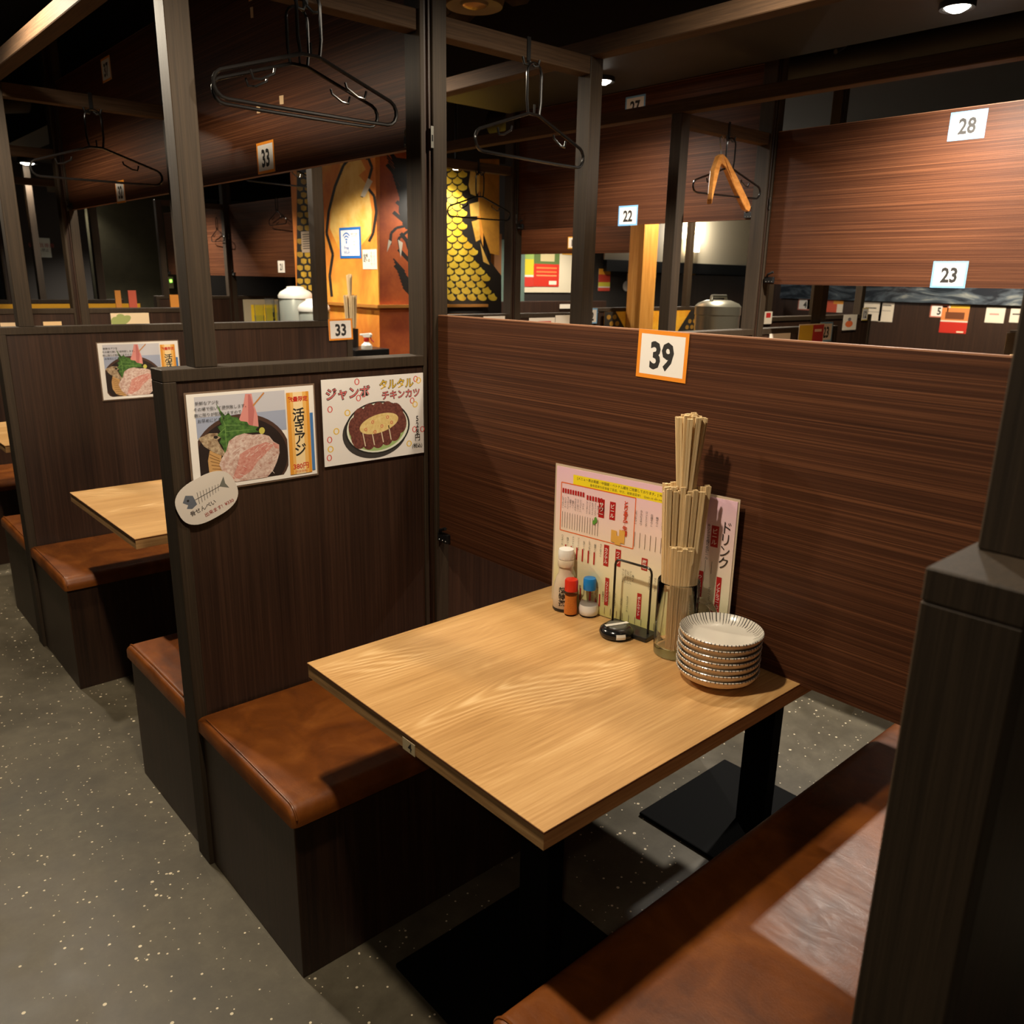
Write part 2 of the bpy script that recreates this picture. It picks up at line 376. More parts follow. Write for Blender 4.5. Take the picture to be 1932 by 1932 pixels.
# ------------------------------------------------------------------ booth partitions (module: x -.06 .. 1.355, near face at y, pitch 1.612)
PITCH = 1.612; Y0 = 1.097; X0, X1, XC = -.06, 1.355, .645; TH = .068
def make_partition(loc, label):
    t = thing('booth_partition', label, 'partition', loc)
    ox, oy, _ = loc
    def part(name, mat, boxes, bevel=.0015):
        m = MB()
        for b in boxes: m.box(ox + b[0], oy + b[1], b[2], ox + b[3], oy + b[4], b[5])
        return m.build(name, mat, t, bevel=bevel, seg=1)
    for a, b in ((X0 + .028, .600), (.678, X1 - .028)): part('wall_panel', LAM_V, [(a, .005, 0, b, TH - .005, 1.180)])
    for a, b in ((X0, X0 + .028), (X1 - .028, X1)): part('end_trim', POST, [(a, 0, 0, b, TH, 1.180)])
    for a, b in ((X0, .601), (.678, X1)): part('cap', POST, [(a, 0, 1.180, b, TH, 1.206)])
    part('tall_post', POST, [(.601, .002, 0, .613, TH - .002, 2.62)])
    part('tall_post', POST, [(.636, 0, 0, .678, TH, 2.62)])
    part('track', LAM_SEAT, [(.613, .010, 0, .621, TH - .010, 2.62), (.621, .016, 0, .629, TH - .016, 2.62), (.629, .008, 0, .636, TH - .008, 2.62)], .0008)
    for a in (.013, 1.190): part('standing_post', POST, [(a, .010, 1.206, a + .050, .060, 2.0)])
    for a, b in ((.063, .601), (.678, 1.190)): part('crossbeam', BEAM, [(a, .012, 1.955, b, .058, 2.0)])
    m = MB(); m.prism([(.6285 + ox, 1.703), (.6365 + ox, 1.703), (.6365 + ox, 1.752), (.6285 + ox, 1.752)], lambda u, v, q: (u, oy + .0 - q, v), .0015)
    sp = m.build('strike_plate', STEEL, t)
    m = MB(); m.box(ox + .6310, oy - .0025, 1.718, ox + .6342, oy - .0014, 1.732); m.build('slot', BLACK, sp)
    return t
part0 = make_partition((0, Y0, 0), 'dark wood partition carrying the fish poster and the hand-drawn chicken poster')
copy_tree(part0, loc=(0, Y0 + PITCH, 0), label='dark wood partition behind the second table, carrying one fish poster')
copy_tree(part0, loc=(0, Y0 + 2 * PITCH, 0), label='dark wood partition carrying the sheet with green pods')
copy_tree(part0, loc=(0, Y0 + 3 * PITCH, 0), label='dark wood partition with the yellow strip near its cap')
copy_tree(part0, loc=(0, -.506, 0), label='near dark wood partition, its grey end post beside the seat of the near bench')
M2X, M2Y = 1.985, 1.397
copy_tree(part0, loc=(M2X, M2Y, 0), label='dark wood partition behind panel 39, carrying the wooden hanger')
copy_tree(part0, loc=(M2X, M2Y + PITCH, 0), label='dark wood partition standing in front of the fish-scale mural')
copy_tree(part0, loc=(M2X, M2Y - PITCH, 0), label='dark wood partition on the far side of panel 23')
copy_tree(part0, loc=(M2X, 6.92, 0), label='dark wood partition between the two far pink-lit panels')
M3X = 3.86
copy_tree(part0, loc=(M3X, .70, 0), label='dark wood partition seen past card 23, bearing a pen drawing')
copy_tree(part0, loc=(M3X, 2.12, 0), label='dark wood partition that carries card 12')
# top rails along the booths
def rail(x, y0, y1, label):
    m = MB(); m.box(x, y0, 2.0, x + .05, y1, 2.045); o = m.build('top_rail', BEAM_Y, at=(x, y0, 2.0), bevel=.002, seg=1); return tag(o, label, 'beam')
BEAM_Y = grain('stained_rail_wood', S(48, 35, 24), S(64, 47, 32), S(78, 58, 40), (200, 6, 200), .75, .2, .2)
rail(.013, -1.6, 7.0, 'long dark wooden rail on top of the booth posts along the near aisle')
rail(1.190, -1.6, 7.0, 'long dark wooden rail behind panel 39, over the posts of the second aisle')
rail(1.998, -1.6, 3.15, 'long dark wooden rail crossing in front of card 27')
rail(3.175, -1.6, 3.15, 'long dark wooden rail on the far side of panels 22 and 23')

# ------------------------------------------------------------------ sliding panels
def make_slider(loc, label, length):
    """loc = lower corner of the face that looks toward the near aisle, at the far end (largest y)"""
    t = thing('sliding_panel', label, 'divider panel', loc); x, y, z = loc
    m = MB(); m.box(x, y - length, z, x + .020, y, z + .608); m.build('board', LAM_H, t)
    m = MB(); m.box(x + .0005, y - length, z + .608, x + .0195, y, z + .6105); m.build('lit_edge_band', flat(150, 104, 74, .5), t)  # reddish tan band, painted paler so the top edge looks lit
    for s in (0, 1):
        yy = y - .028 if s == 0 else y - length + .028
        m = MB(); m.box(x - .012, yy - .022, z + .004, x, yy + .022, z + .030)
        la = m.build('latch', BLACKM, t, bevel=.002)
        m = MB(); m.tube([(x - .010, yy + .012, z + .030), (x - .016, yy + .004, z + .040), (x - .018, yy - .022, z + .050)], .0045, 8); m.build('lever', BLACKM, la, True)
        for dy in (-.014, 0, .014):
            m = MB(); m.lathe([(.0004, .0012), (.002, .001), (.0026, 0)], (0, 0, 0), 10)
            m.v = [(x - .012 - q[2], yy + dy + q[0], z + .010 + q[1]) for q in m.v]; m.build('screw', STEEL, la, True)
    return t
LEN = PITCH - TH - .008
sl = make_slider((XC, Y0 - .003, .697), 'dark wood divider panel with card 39, standing low on the table', LEN)
copy_tree(sl, loc=(XC, Y0 + PITCH - .003, 1.712), label='raised dark wood divider panel with card 33 on its lower edge')
copy_tree(sl, loc=(XC, Y0 + 2 * PITCH - .003, 1.708), label='lifted divider panel carrying cards 32 and 37, bare of tape scraps')
copy_tree(sl, loc=(M2X + XC, M2Y - .003, 1.398), label='dark wood divider panel with cards 28 and 23, lit by a lamp')
copy_tree(sl, loc=(M2X + XC, M2Y + PITCH - .003, 1.668), label='raised dark wood divider panel with cards 22 and 27')
copy_tree(sl, loc=(M2X + XC, 6.915, 1.385), label='far divider panel with card 21, dark and pink-lit')
copy_tree(sl, loc=(M2X + XC, 8.53, 1.385), label='farthest pink-lit divider panel behind the water pots')

# ------------------------------------------------------------------ benches and tables
def make_bench(loc, label, d=.466, sgn=1):
    """loc: front lower corner at the aisle end; sgn=+1: the seat runs toward +y from its front"""
    t = thing('bench', label, 'bench', loc); x, y, z = loc
    Yv = lambda q: y + sgn * q
    m = MB(); m.box(x + .004, min(Yv(.012), Yv(d)), 0, x + 1.34, max(Yv(.012), Yv(d)), .368)
    m.build('base', LAM_SEAT, t, bevel=.0015, seg=1)
    prof = [(0, .3685), (.0, .378)] + [(.034 - .034 * math.cos(a), .378 + .033 * math.sin(a)) for a in [PI / 2 * k / 7 for k in range(1, 8)]] + [(.2, .4125), (d - .03, .411), (d, .404), (d, .3685)]
    m = MB(); xs = [(0, .008), (.003, .004), (.010, .0008), (.02, 0), (1.32, 0), (1.336, .002), (1.342, .008)]
    n = len(prof); V = []
    for dx, ins in xs:
        for q, zz in prof: V.append((x - .004 + dx, Yv(min(max(q, ins), d)), zz - (ins if zz > .37 else 0)))
    F = [tuple(range(n)), tuple((len(xs) - 1) * n + k for k in range(n))]
    for i in range(len(xs) - 1):
        for k in range(n): F.append((i * n + k, i * n + (k + 1) % n, (i + 1) * n + (k + 1) % n, (i + 1) * n + k))
    m.add(V, F); cu = m.build('cushion', LEATHER, t, 50)
    m = MB(); m.tube([(x + .006, Yv(q), zz + .0006) for q, zz in prof[2:-2]], .0022, 6); m.build('piping', LEATHER, cu, True)
    return t
bA = make_bench((-.053, .628, 0), 'tan leather bench under the fish poster, backed by the poster partition')
bB = make_bench((-.053, .040, 0), 'tan leather bench beside the near grey end post', .470, -1)
bC = make_bench((-.053, PITCH, 0), 'tan leather bench backing onto the other side of the poster partition', .438, -1)
for i, (dx, dy, la, lb) in enumerate([
    (0, PITCH, 'tan leather bench of the second table, under the half-hidden fish poster', 'tan leather bench backing onto the other side of the poster partition'),
    (0, 2 * PITCH, 'tan leather bench of the third table, farther along the near aisle', 'tan leather bench backing onto the second fish-poster partition'),
    (M2X, M2Y - Y0, 'tan leather bench under the wooden hanger, behind panel 39', 'tan leather bench under the end of panel 23'),
    (M2X, M2Y - Y0 + PITCH, 'tan leather bench in front of the fish-scale mural', 'tan leather bench behind the wooden hanger partition')]):
    copy_tree(bA, loc=(-.053 + dx, .628 + dy, 0), label=la); (copy_tree(bC, loc=(-.053 + dx, dy, 0), label=lb) if i else None)
def make_table(loc, label):
    t = thing('booth_table', label, 'table', loc); x, y, z = loc
    m = MB(); m.box(x + .001, y + .001, .6705, x + 1.239, y + .642, .699); m.build('table_top', OAK_EDGE, t)
    m = MB(); m.box(x, y, .699, x + 1.24, y + .643, .700); m.build('laminate_surface', OAK, t)
    m = MB(); e = .0004
    m.box(x - e, y - e, .6965, x + 1.24 + e, y, .6990); m.box(x - e, y + .643, .6965, x + 1.24 + e, y + .643 + e, .6990); m.box(x - e, y, .6965, x, y + .643, .6990)
    m.build('edge_line', flat(96, 52, 24, .5), t)
    BASEM = flat(8, 8, 8, .8)
    BASEM.node_tree.nodes['Principled BSDF'].inputs['Specular IOR Level'].default_value = .12
    for cx in (.31, 1.10):
        m = MB(); m.box(x + cx - .2, y + .09, 0, x + cx + .2, y + .54, .012); m.build('base_plate', BASEM, t, bevel=.004)
        m = MB(); m.box(x + cx - .022, y + .275, .012, x + cx + .022, y + .355, .655); m.build('pedestal', BASEM, t, bevel=.003)
        m = MB(); m.box(x + cx - .16, y + .2, .655, x + cx + .16, y + .43, .6705); m.build('mount_plate', BLACKM, t)
    return t
tb = make_table((0, 0, 0), 'oak table carrying the plate stack, the chopsticks and the menu')
st = Sheet('number_sticker', None, None, (-.0015, .325, .692), *FACE_X, .034, .021, flat(190, 170, 132, .5), .0006, root=tb)
st.text('lettering', PRINT, [('4', .020, .0105, .021, .02)])
copy_tree(make_table((0, PITCH, 0), 'empty oak table of the second booth, by the half-hidden fish poster'), loc=(0, 2 * PITCH, 0), label='oak table of the third booth along the near aisle')
tb2 = [o for o in bpy.data.objects if o.name.startswith('booth_table')][-1]
copy_tree(tb2, loc=(M2X, M2Y - Y0, 0), label='oak table behind panel 39, below cards 28 and 23')
copy_tree(tb2, loc=(M2X, M2Y - Y0 + PITCH, 0), label='oak table below cards 22 and 27')

# ------------------------------------------------------------------ number cards
def pcard(num, ax, val, u, v, label, border=ORANGE, w=.123, h=.094, rot=0):
    card(num, PX(u, v, ax, val), FACE_Y if ax == 1 else FACE_X, label, border, w, h, rot)
XP = XC - .0005
pcard('39', 0, XP, 1206, 621, 'orange-bordered card 39 on the low divider panel above the menu', rot=-.02)
pcard('33', 0, XP, 484, 271, 'orange-bordered card 33 on the lower edge of the raised panel', rot=.012)
pcard('38', 0, XP, 466, -62, 'orange-bordered card 38 at the top of the raised panel')
pcard('33', 1, Y0 + PITCH - .0005, 619, 602, 'orange-bordered card 33 at the end of the partition near the spray bottle', rot=.02)
pcard('32', 0, XP, 217, 343, 'orange-bordered card 32 on the second raised panel')
pcard('37', 0, XP, 190, 113, 'orange-bordered card 37 high on the second raised panel')
XQ = M2X + XC - .0005
pcard('28', 0, XQ, 1795, 213, 'blue-bordered card 28 on the upper edge of the lamplit panel', BLUE, rot=.0)
pcard('23', 0, XQ, 1762, 493, 'blue-bordered card 23 on the lower edge of the lamplit panel', BLUE)
pcard('22', 0, XQ, 1168, 389, 'blue-bordered card 22 on the lower edge of a raised panel', BLUE)
pcard('27', 0, XQ, 1181, 184, 'blue-bordered card 27, its lower half behind a wooden rail', BLUE)
pcard('23', 1, M2Y - .0005, 1548, 608, 'blue-bordered card 23 at a partition end, beside a red and yellow flyer', BLUE)
pcard('22', 1, M2Y + PITCH - .0005, 1102, 582, 'blue-bordered card 22 at a partition end, left of the painted half wall', BLUE)
pcard('21', 0, XQ, 524, 492, 'white card 21 on the lower edge of a far panel', None)
pcard('12', 1, 2.1195, 1628, 581, 'yellow-bordered card 12 at a far partition end', flat(226, 190, 70, .5), .085, .085)

# ------------------------------------------------------------------ printed sheets on the near partition
def aji(O, label, rot=0):
    w, h = .297, .212
    s = Sheet('fish_poster', label, 'poster', O, *FACE_Y, w, h, LAMIN, .0012, rot=rot)
    n = lambda P: [(a * w, b * h) for a, b in P]
    def cv(P):                                            # outlines read off an enlargement of the poster
        out = []
        for x, y in P:
            v = (y - 378 + (x - 180) * .092) / 598; u = (x - 180 - (y - 378) * .0857 - 0) / 842
            out.append((min(max(u, .055), .755) * w, min(max(v, .03), .955) * h))
        return out
    s.shapes('pale_tint', flat(196, 194, 200), [n(rect(.055, .03, .755, .30))]); s.shapes('sky_tint', flat(158, 166, 188), [n(rect(.055, .24, .755, .46))])
    s.shapes('bowl_rim', flat(74, 50, 40), [cv(ell(545, 760, 318, 270, 48))]); s.shapes('bowl', flat(34, 22, 20), [cv(ell(545, 765, 300, 250, 48))])
    s.shapes('basket', flat(196, 152, 96), [cv([(325, 715), (400, 745), (395, 800), (420, 860), (470, 920), (440, 950), (360, 905), (322, 850), (314, 780)])])
    s.shapes('basket_ribs', flat(126, 88, 50), [q for k in range(9) for q in [cv(z) for z in stroke([(318 + k * 6, 735 + k * 24), (386 + k * 9, 770 + k * 17)], 4)]])
    s.shapes('fish_tail', flat(214, 140, 132), [cv([(548, 366), (590, 364), (602, 420), (632, 500), (640, 570), (605, 592), (560, 585), (508, 530), (530, 470), (540, 420)])]); s.shapes('tail_shade', flat(186, 108, 104), [cv([(566, 370), (580, 370), (610, 470), (600, 580), (572, 560)])])
    s.shapes('skewer', flat(190, 128, 70), [cv(q) for q in stroke([(672, 356), (600, 440)], 10)])
    s.shapes('fish_head', speckle('fish_head_print', S(120, 92, 66), S(206, 184, 150), 120), [cv([(254, 640), (318, 610), (372, 608), (398, 632), (372, 650), (398, 700), (424, 735), (415, 755), (350, 728), (290, 690)])]); s.shapes('fish_eye', flat(40, 30, 26), [cv(ell(362, 634, 14, 10, 12))])
    s.shapes('shiso_leaf', speckle('leaf_print', S(40, 74, 28), S(86, 128, 54), 120), [cv([(362, 425), (392, 470), (420, 500), (442, 484), (462, 508), (500, 512), (520, 535), (562, 540), (575, 560), (640, 572), (618, 590), (648, 606), (580, 610), (520, 618), (480, 640), (450, 665), (440, 720), (420, 735), (405, 690), (385, 665), (398, 640), (370, 622), (392, 600), (372, 570), (398, 556), (382, 520), (396, 505)])])
    s.shapes('leaf_veins', flat(120, 158, 84), [cv(q) for P in ([(370, 440), (420, 560), (430, 700)], [(420, 560), (520, 560)], [(425, 600), (580, 590)], [(420, 580), (385, 610)]) for q in stroke(P, 3)])
    s.shapes('wasabi', flat(196, 186, 84), [cv(ell(662, 597, 20, 22, 12))])
    fish = [(445, 660), (490, 628), (545, 612), (600, 622), (660, 618), (712, 632), (742, 668), (782, 690), (786, 745), (768, 805), (742, 860), (704, 908), (650, 945), (570, 968), (500, 960), (462, 910), (415, 868), (384, 808), (398, 770), (428, 722)]
    s.shapes('sliced_fish', speckle('sashimi_print', S(176, 130, 116), S(224, 204, 192), 110), [cv(fish)])
    s.shapes('red_flesh', speckle('flesh_print', S(190, 112, 100), S(212, 160, 146), 160), [cv([(520, 740), (600, 700), (690, 670), (745, 690), (700, 740), (640, 790), (600, 850), (520, 900), (470, 900), (500, 820)]), cv([(735, 672), (780, 690), (782, 720), (752, 710)])])
    random.seed(3); cut = []
    for k in range(60):
        a, b = random.uniform(410, 760), random.uniform(640, 940); q = random.uniform(16, 42); th = random.uniform(-.9, -.3) + (1.2 if b > 800 else 0)
        if (a - 590) ** 2 / 180 ** 2 + (b - 790) ** 2 / 160 ** 2 < .9: cut += [cv(z) for z in stroke([(a, b), (a + q * math.cos(th), b + q * math.sin(th))], 3)]
    s.shapes('slice_lines', flat(226, 208, 198), cut)['kind'] = 'stuff'
    s.shapes('banner', flat(222, 150, 48), [n(rect(.765, .06, .955, .97))])
    s.shapes('banner_tint', flat(234, 180, 96), [n(rect(.795, .06, .93, .97))]); s.shapes('banner_glow', flat(242, 214, 160), [n(rect(.82, .06, .90, .97))])
    s.shapes('blue_stripe', flat(70, 120, 176), [n(rect(.957, .30, .983, .95))])
    s.text('red_lettering', flat(196, 40, 26), [('数量限定', .86 * w, .135 * h, .0125, .03), ('380円', .86 * w, .885 * h, .0165, .02)])
    s.text('small_red_lettering', flat(214, 110, 40), [('(税抜価格)', .86 * w, .945 * h, .007)])
    s.text('lettering', PRINT, [(vert('活きアジ'), .86 * w, .50 * h, .033, .02, .95, 0, .84)])
    s.text('small_lettering', PRINT, [('新鮮なアジを', .145 * w, .095 * h, .0088), ('その場で捌いて提供致します。', .242 * w, .155 * h, .0088), ('数に限りが御座いますので', .222 * w, .215 * h, .0088), ('お早めにどうぞ。', .175 * w, .275 * h, .0088)])
    m = MB(); m.prism([(-.004, -.004), (w + .004, -.004), (w + .004, h + .004), (-.004, h + .004)], lambda u, v, q: s.P(u, v, q - .0006), .0005); m.build('laminate_margin', flat(120, 100, 84, .15), s.root)
    return s
YF = Y0 - .0001
aji(PX(350, 745, 1, YF) , 'glossy poster of a sliced horse mackerel dish with a gold banner, above the bench')
aji(PX(183, 648, 1, Y0 + PITCH - .0001), 'glossy mackerel dish poster by the second table, cut off by the partition cap')
def tartar():
    w, h = .294, .210
    s = Sheet('chicken_poster', 'hand-drawn poster of a sliced cutlet on an oval plate, priced 528 yen', 'poster', PX(605, 717, 1, YF), *FACE_Y, w, h, flat(232, 226, 220, .5), .001)
    n = lambda P: [(a * w, b * h) for a, b in P]
    RED = flat(206, 74, 68); YEL = flat(230, 188, 60); PINK = flat(216, 110, 110)
    s.shapes('red_rings', RED, [n(q) for c in [(.07, .34), (.34, .24), (.33, .05), (.055, .69), (.045, .90), (.88, .33), (.90, .69), (.985, .70), (.92, .07)] for q in ring(c[0], c[1], .024, .038, .009)])
    s.shapes('yellow_rings', YEL, [n(q) for c in [(.23, .40), (.12, .60), (.06, .80), (.91, .38), (.84, .86), (.95, .09)] for q in ring(c[0], c[1], .028, .038, .010)])
    R = .12
    s.shapes('plate_shadow', flat(60, 56, 54), [n(ell(.50, .665, .325, .315, 40, rot=-R))]); s.shapes('plate_outline', PRINT, [n(ell(.525, .615, .325, .315, 40, rot=-R))])
    s.shapes('plate', flat(224, 226, 208), [n(ell(.525, .615, .308, .297, 40, rot=-R))]); s.shapes('greens', flat(160, 186, 118), [n(ell(.52, .62, .285, .272, 40, rot=-R))])
    s.shapes('plate_well', flat(214, 218, 192), [n(ell(.525, .60, .26, .235, 36, rot=-R))])
    s.shapes('cutlet', speckle('crayon_brown', S(84, 40, 34), S(126, 72, 60), 160), [n(ell(c[0], c[1], .075, .145, 20, rot=-.1)) for c in [(.33, .70), (.42, .725), (.51, .72), (.60, .70), (.68, .66), (.31, .60), (.36, .50), (.45, .46), (.54, .45), (.63, .45), (.71, .48), (.74, .57)]])
    s.shapes('slice_lines', flat(222, 206, 176), [n(q) for c in [(.38, .73), (.47, .73), (.56, .71), (.64, .69)] for q in stroke([(c[0] - .012, c[1] - .09), (c[0], c[1]), (c[0] + .012, c[1] + .09)], .009)])
    s.shapes('tartar_sauce', speckle('crayon_cream', S(214, 182, 110), S(232, 208, 144), 120), [n(ell(.535, .565, .20, .11, 36, rot=-.28))])
    s.shapes('sauce_bits', RED, [n(q) for c in [(.40, .62), (.47, .54), (.56, .60), (.62, .50), (.66, .57), (.49, .66)] for q in ring(c[0], c[1], .014, .021, .006, 10)])
    t1 = [('ジャンボ', .245 * w, .17 * h, .031)]; t2 = [('タルタル', .72 * w, .105 * h, .026)]; t3 = [('チキンカツ', .765 * w, .235 * h, .0235)]
    bo = lambda L, b: [(a[0], a[1], a[2], a[3], b) for a in L]
    s.text('lettering_outline', PRINT, bo(t1 + t2 + t3, .042))
    s.text('pink_lettering', PINK, bo(t1 + t3, .006)); s.text('yellow_lettering', YEL, bo(t2, .006))
    s.text('price', PRINT, [(vert('528円'), .93 * w, .68 * h, .0195, .008, .9, 0, .86), ('(税込)', .925 * w, .90 * h, .0125, .008)])
    return s
tartar()
def oval_card():
    w, h = .140, .100
    out = [(w / 2 + w / 2 * math.copysign(abs(math.cos(a)) ** .75, math.cos(a)), h / 2 + h / 2 * math.copysign(abs(math.sin(a)) ** .75, math.sin(a))) for a in [2 * PI * k / 44 for k in range(44)]]
    s = Sheet('fish_bone_card', 'small oval hand-drawn card with a fish skeleton, stuck over a poster corner', 'sign', PX(391, 939, 1, YF - .006) + Vector((-w / 2, 0, h / 2)), *FACE_Y, w, h, flat(216, 206, 194, .55), .0010, outline=out, rot=.36)
    s.shapes('fish_head', flat(96, 102, 112), [[(.018, .034), (.030, .022), (.044, .030), (.044, .052), (.030, .056), (.020, .050), (.026, .044)]])
    s.shapes('fish_tail', flat(110, 110, 100), [[(.104, .040), (.122, .024), (.119, .040), (.123, .054)]])
    s.shapes('fish_bones', flat(70, 66, 62), stroke([(.044, .041), (.106, .040)], .0014) + [q for k in range(8) for q in stroke([(.052 + k * .007, .041), (.049 + k * .007, .054 - k * .0008)], .001) + stroke([(.052 + k * .007, .041), (.055 + k * .007, .028 + k * .0008)], .001)])
    s.shapes('fish_eye', PRINT, [ell(.030, .035, .0025, .0025, 10)])
    s.text('lettering', flat(70, 62, 58), [('骨せんべい', .052, .066, .0125, .01)])
    s.text('red_lettering', flat(160, 66, 60), [('出来ます!  ¥330', .084, .083, .0105, .008)])
oval_card()
TAPE = flat(206, 172, 130, .6)
for u0, v0, w_, h_, lb in [(472, 14, .02, .032, 'torn tan tape scrap at the top of the raised panel'), (527, 181, .028, .026, 'square tan tape scrap behind the hangers, right one of two'), (484, 201, .026, .022, 'square tan tape scrap behind the hangers, left one of two'), (603, 57, .009, .026, 'thin pale tape scrap beside the hanger hook')]:
    P = PX(u0, v0, 0, XP); m = MB(); m.prism([(0, 0), (w_, h_ * .06), (w_ * .94, h_), (w_ * .05, h_ * .93)], lambda u, v, q: P + Vector((-q, -u, -v)), .0006)
    tag(m.build('tape_scrap', TAPE, at=P), lb, 'tape')

# ------------------------------------------------------------------ on the table: drink menu
def drink_menu():
    A, B = Vector((.580, .577, 1.012)), Vector((.630, .155, 1.012)); w, h = (B - A).length, .310
    pink = NT('menu_tint'); g = pink.n('ShaderNodeTexGradient'); pink.l(pink.coord((1, 1, 3.3)), g.inputs[0])
    sep = pink.n('ShaderNodeSeparateXYZ'); pink.l(pink.coord((1, 1, 3.2)), sep.inputs[0])
    pink.l(pink.ramp(sep.outputs[2], [(0, S(206, 196, 120)), (.35, S(236, 226, 190)), (.62, S(240, 214, 200)), (1, S(232, 190, 206))]), pink.p.inputs['Base Color']); pink.p.inputs['Roughness'].default_value = .2
    s = Sheet('drink_menu', 'big laminated drink menu with red column headings, leaning by the divider panel', 'menu', A, B - A, (0, 0, 1), w, h, pink.m, .0014)
    RED = flat(176, 36, 34, .3); INK = flat(52, 44, 40, .35); WH = flat(240, 232, 220, .3)
    s.shapes('yellow_strip', flat(240, 216, 40, .3), [rect(.045, .012, .345, .033)])
    s.text('strip_lettering', INK, [('[メニュー表は英語・中国語・ベトナム語をご用意しております。] We have menus available in', .195, .0185, .0068, .01), ('备有菜单为您准备了英语、中文、越南语菜单！  Quán có sẵn menu bằng tiếng', .195, .0275, .0062)])
    fr = [(.014, .034), (.205, .034), (.205, .142), (.014, .142), (.014, .034)]
    s.shapes('orange_frame', flat(224, 104, 44, .3), [q for q in stroke(fr, .0022)])
    heads = [('ドリンク', .405, .085, .030, 0), ('ビール', .385, .075, .0125, 1), ('サワー', .122, .072, .0120, 1), ('ビール', .150, .072, .0115, 1), ('カクテル', .140, .172, .0105, 1), ('ワイン', .170, .170, .0110, 1), ('ソフトドリンク', .146, .252, .0080, 1), ('梅酒', .235, .168, .0115, 1), ('ボトルセット', .228, .262, .0085, 1), ('ウィスキー', .362, .176, .0095, 1), ('ノンアルコールビール', .402, .200, .0085, 1), ('日本酒', .402, .285, .0105, 1), ('焼酎', .345, .085, .0120, 1)]
    [s.shapes('heading_tab', RED, [rect(x - sz * .62, y - len(t) * sz * .56, x + sz * .62, y + len(t) * sz * .56)]) for t, x, y, sz, b in heads if b]
    s.shapes('red_dots', RED, [rect(.0175 + k * .0068, .046, .0220 + k * .0068, .056) for k in range(9)] + [rect(.083 + k * .0072, .05, .0876 + k * .0072, .060) for k in range(6)] + [rect(.030 + k * .0155, .172, .0335 + k * .0155, .2) for k in range(6)] + [rect(.075 + k * .013, .262, .0785 + k * .013, .29) for k in range(5)])
    s.text('heading_lettering', WH, [(vert(t), x, y, sz * .92, .01, 1, 0, .93) for t, x, y, sz, b in heads if b])
    s.text('title_lettering', INK, [(vert('ドリンク'), .408, .088, .027, 0, .9, 0, .86)])
    s.text('red_title_lettering', flat(206, 70, 40, .3), [(vert('とりあえず生物'), .183, .082, .0125, .03, 1, 0, .85)])
    names = ['レモンサワー', 'ハイボール', 'ウーロンハイ', '緑茶ハイ', '梅サワー', 'カルピスサワー', 'ライムサワー', 'ジンジャーハイ', 'コーラ', 'カシスオレンジ', 'ジントニック', 'モスコミュール', 'グリーンズフリー', '生ビール', '角ハイ', '巨峰サワー']
    small = []; random.seed(11)
    for k in range(16): small.append((vert(names[k % 16][:6]), .020 + k * .0068 if k < 9 else .085 + (k - 9) * .0072, .077, .0052, 0, 1, 0, .9))
    for k in range(9): small.append((vert(names[(k * 5) % 16][:6]), .208 + k * .0125, .072, .0060, 0, 1, 0, .9))
    for k in range(8): small.append((vert(names[(k * 3 + 1) % 16][:6]), .022 + k * .0148, .163, .0056, 0, 1, 0, .9))
    for k in range(9): small.append((vert(names[(k * 7 + 2) % 16][:6]), .185 + k * .0062 if k < 5 else .25 + (k - 5) * .013, .205, .0056, 0, 1, 0, .9))
    for k in range(10): small.append((vert(names[(k * 3) % 16][:7]), .06 + k * .0155, .265, .0056, 0, 1, 0, .9))
    for k in range(5): small.append((vert(names[(k * 3 + 2) % 16][:7]), .325 + k * .0135, .245, .0058, 0, 1, 0, .9))
    small += [(vert('キリン一番搾り生ビール'), .372, .088, .0074, .01, 1, 0, .88), (vert('一番搾り生ジョッキ'), .357, .09, .0066, 0, 1, 0, .9), (vert('グリーンズフリー小瓶'), .384, .205, .0062, 0, 1, 0, .9)]
    s.text('lettering', INK, small)
    dots = [rect(.0195 + k * .0068, .098, .0205 + k * .0068, .134) for k in range(15)] + [rect(.2075 + k * .0125, .104, .2085 + k * .0125, .136) for k in range(9)] + [rect(.065 + k * .0155, .288, .066 + k * .0155, .303) for k in range(18)] + [rect(.33 + k * .0135, .125, .331 + k * .0135, .15) for k in range(5)]
    s.shapes('price_lines', flat(120, 104, 90, .3), dots)
    s.shapes('beer_glasses', flat(222, 170, 80, .3), [rect(.150, .112, .164, .138), rect(.170, .108, .184, .136), rect(.160, .122, .174, .142)])
    s.shapes('leafy_lemon', flat(96, 150, 60, .3), [ell(.109, .100, .004, .007, 10), ell(.105, .106, .004, .005, 10)])
    m = MB(); m.prism([(-.005, -.005), (w + .004, -.005), (w + .004, h), (-.005, h)], lambda u, v, q: s.P(u, v, q - .0007), .0006); m.build('laminate_margin', flat(196, 176, 150, .1), s.root)
drink_menu()
ZT = .7002
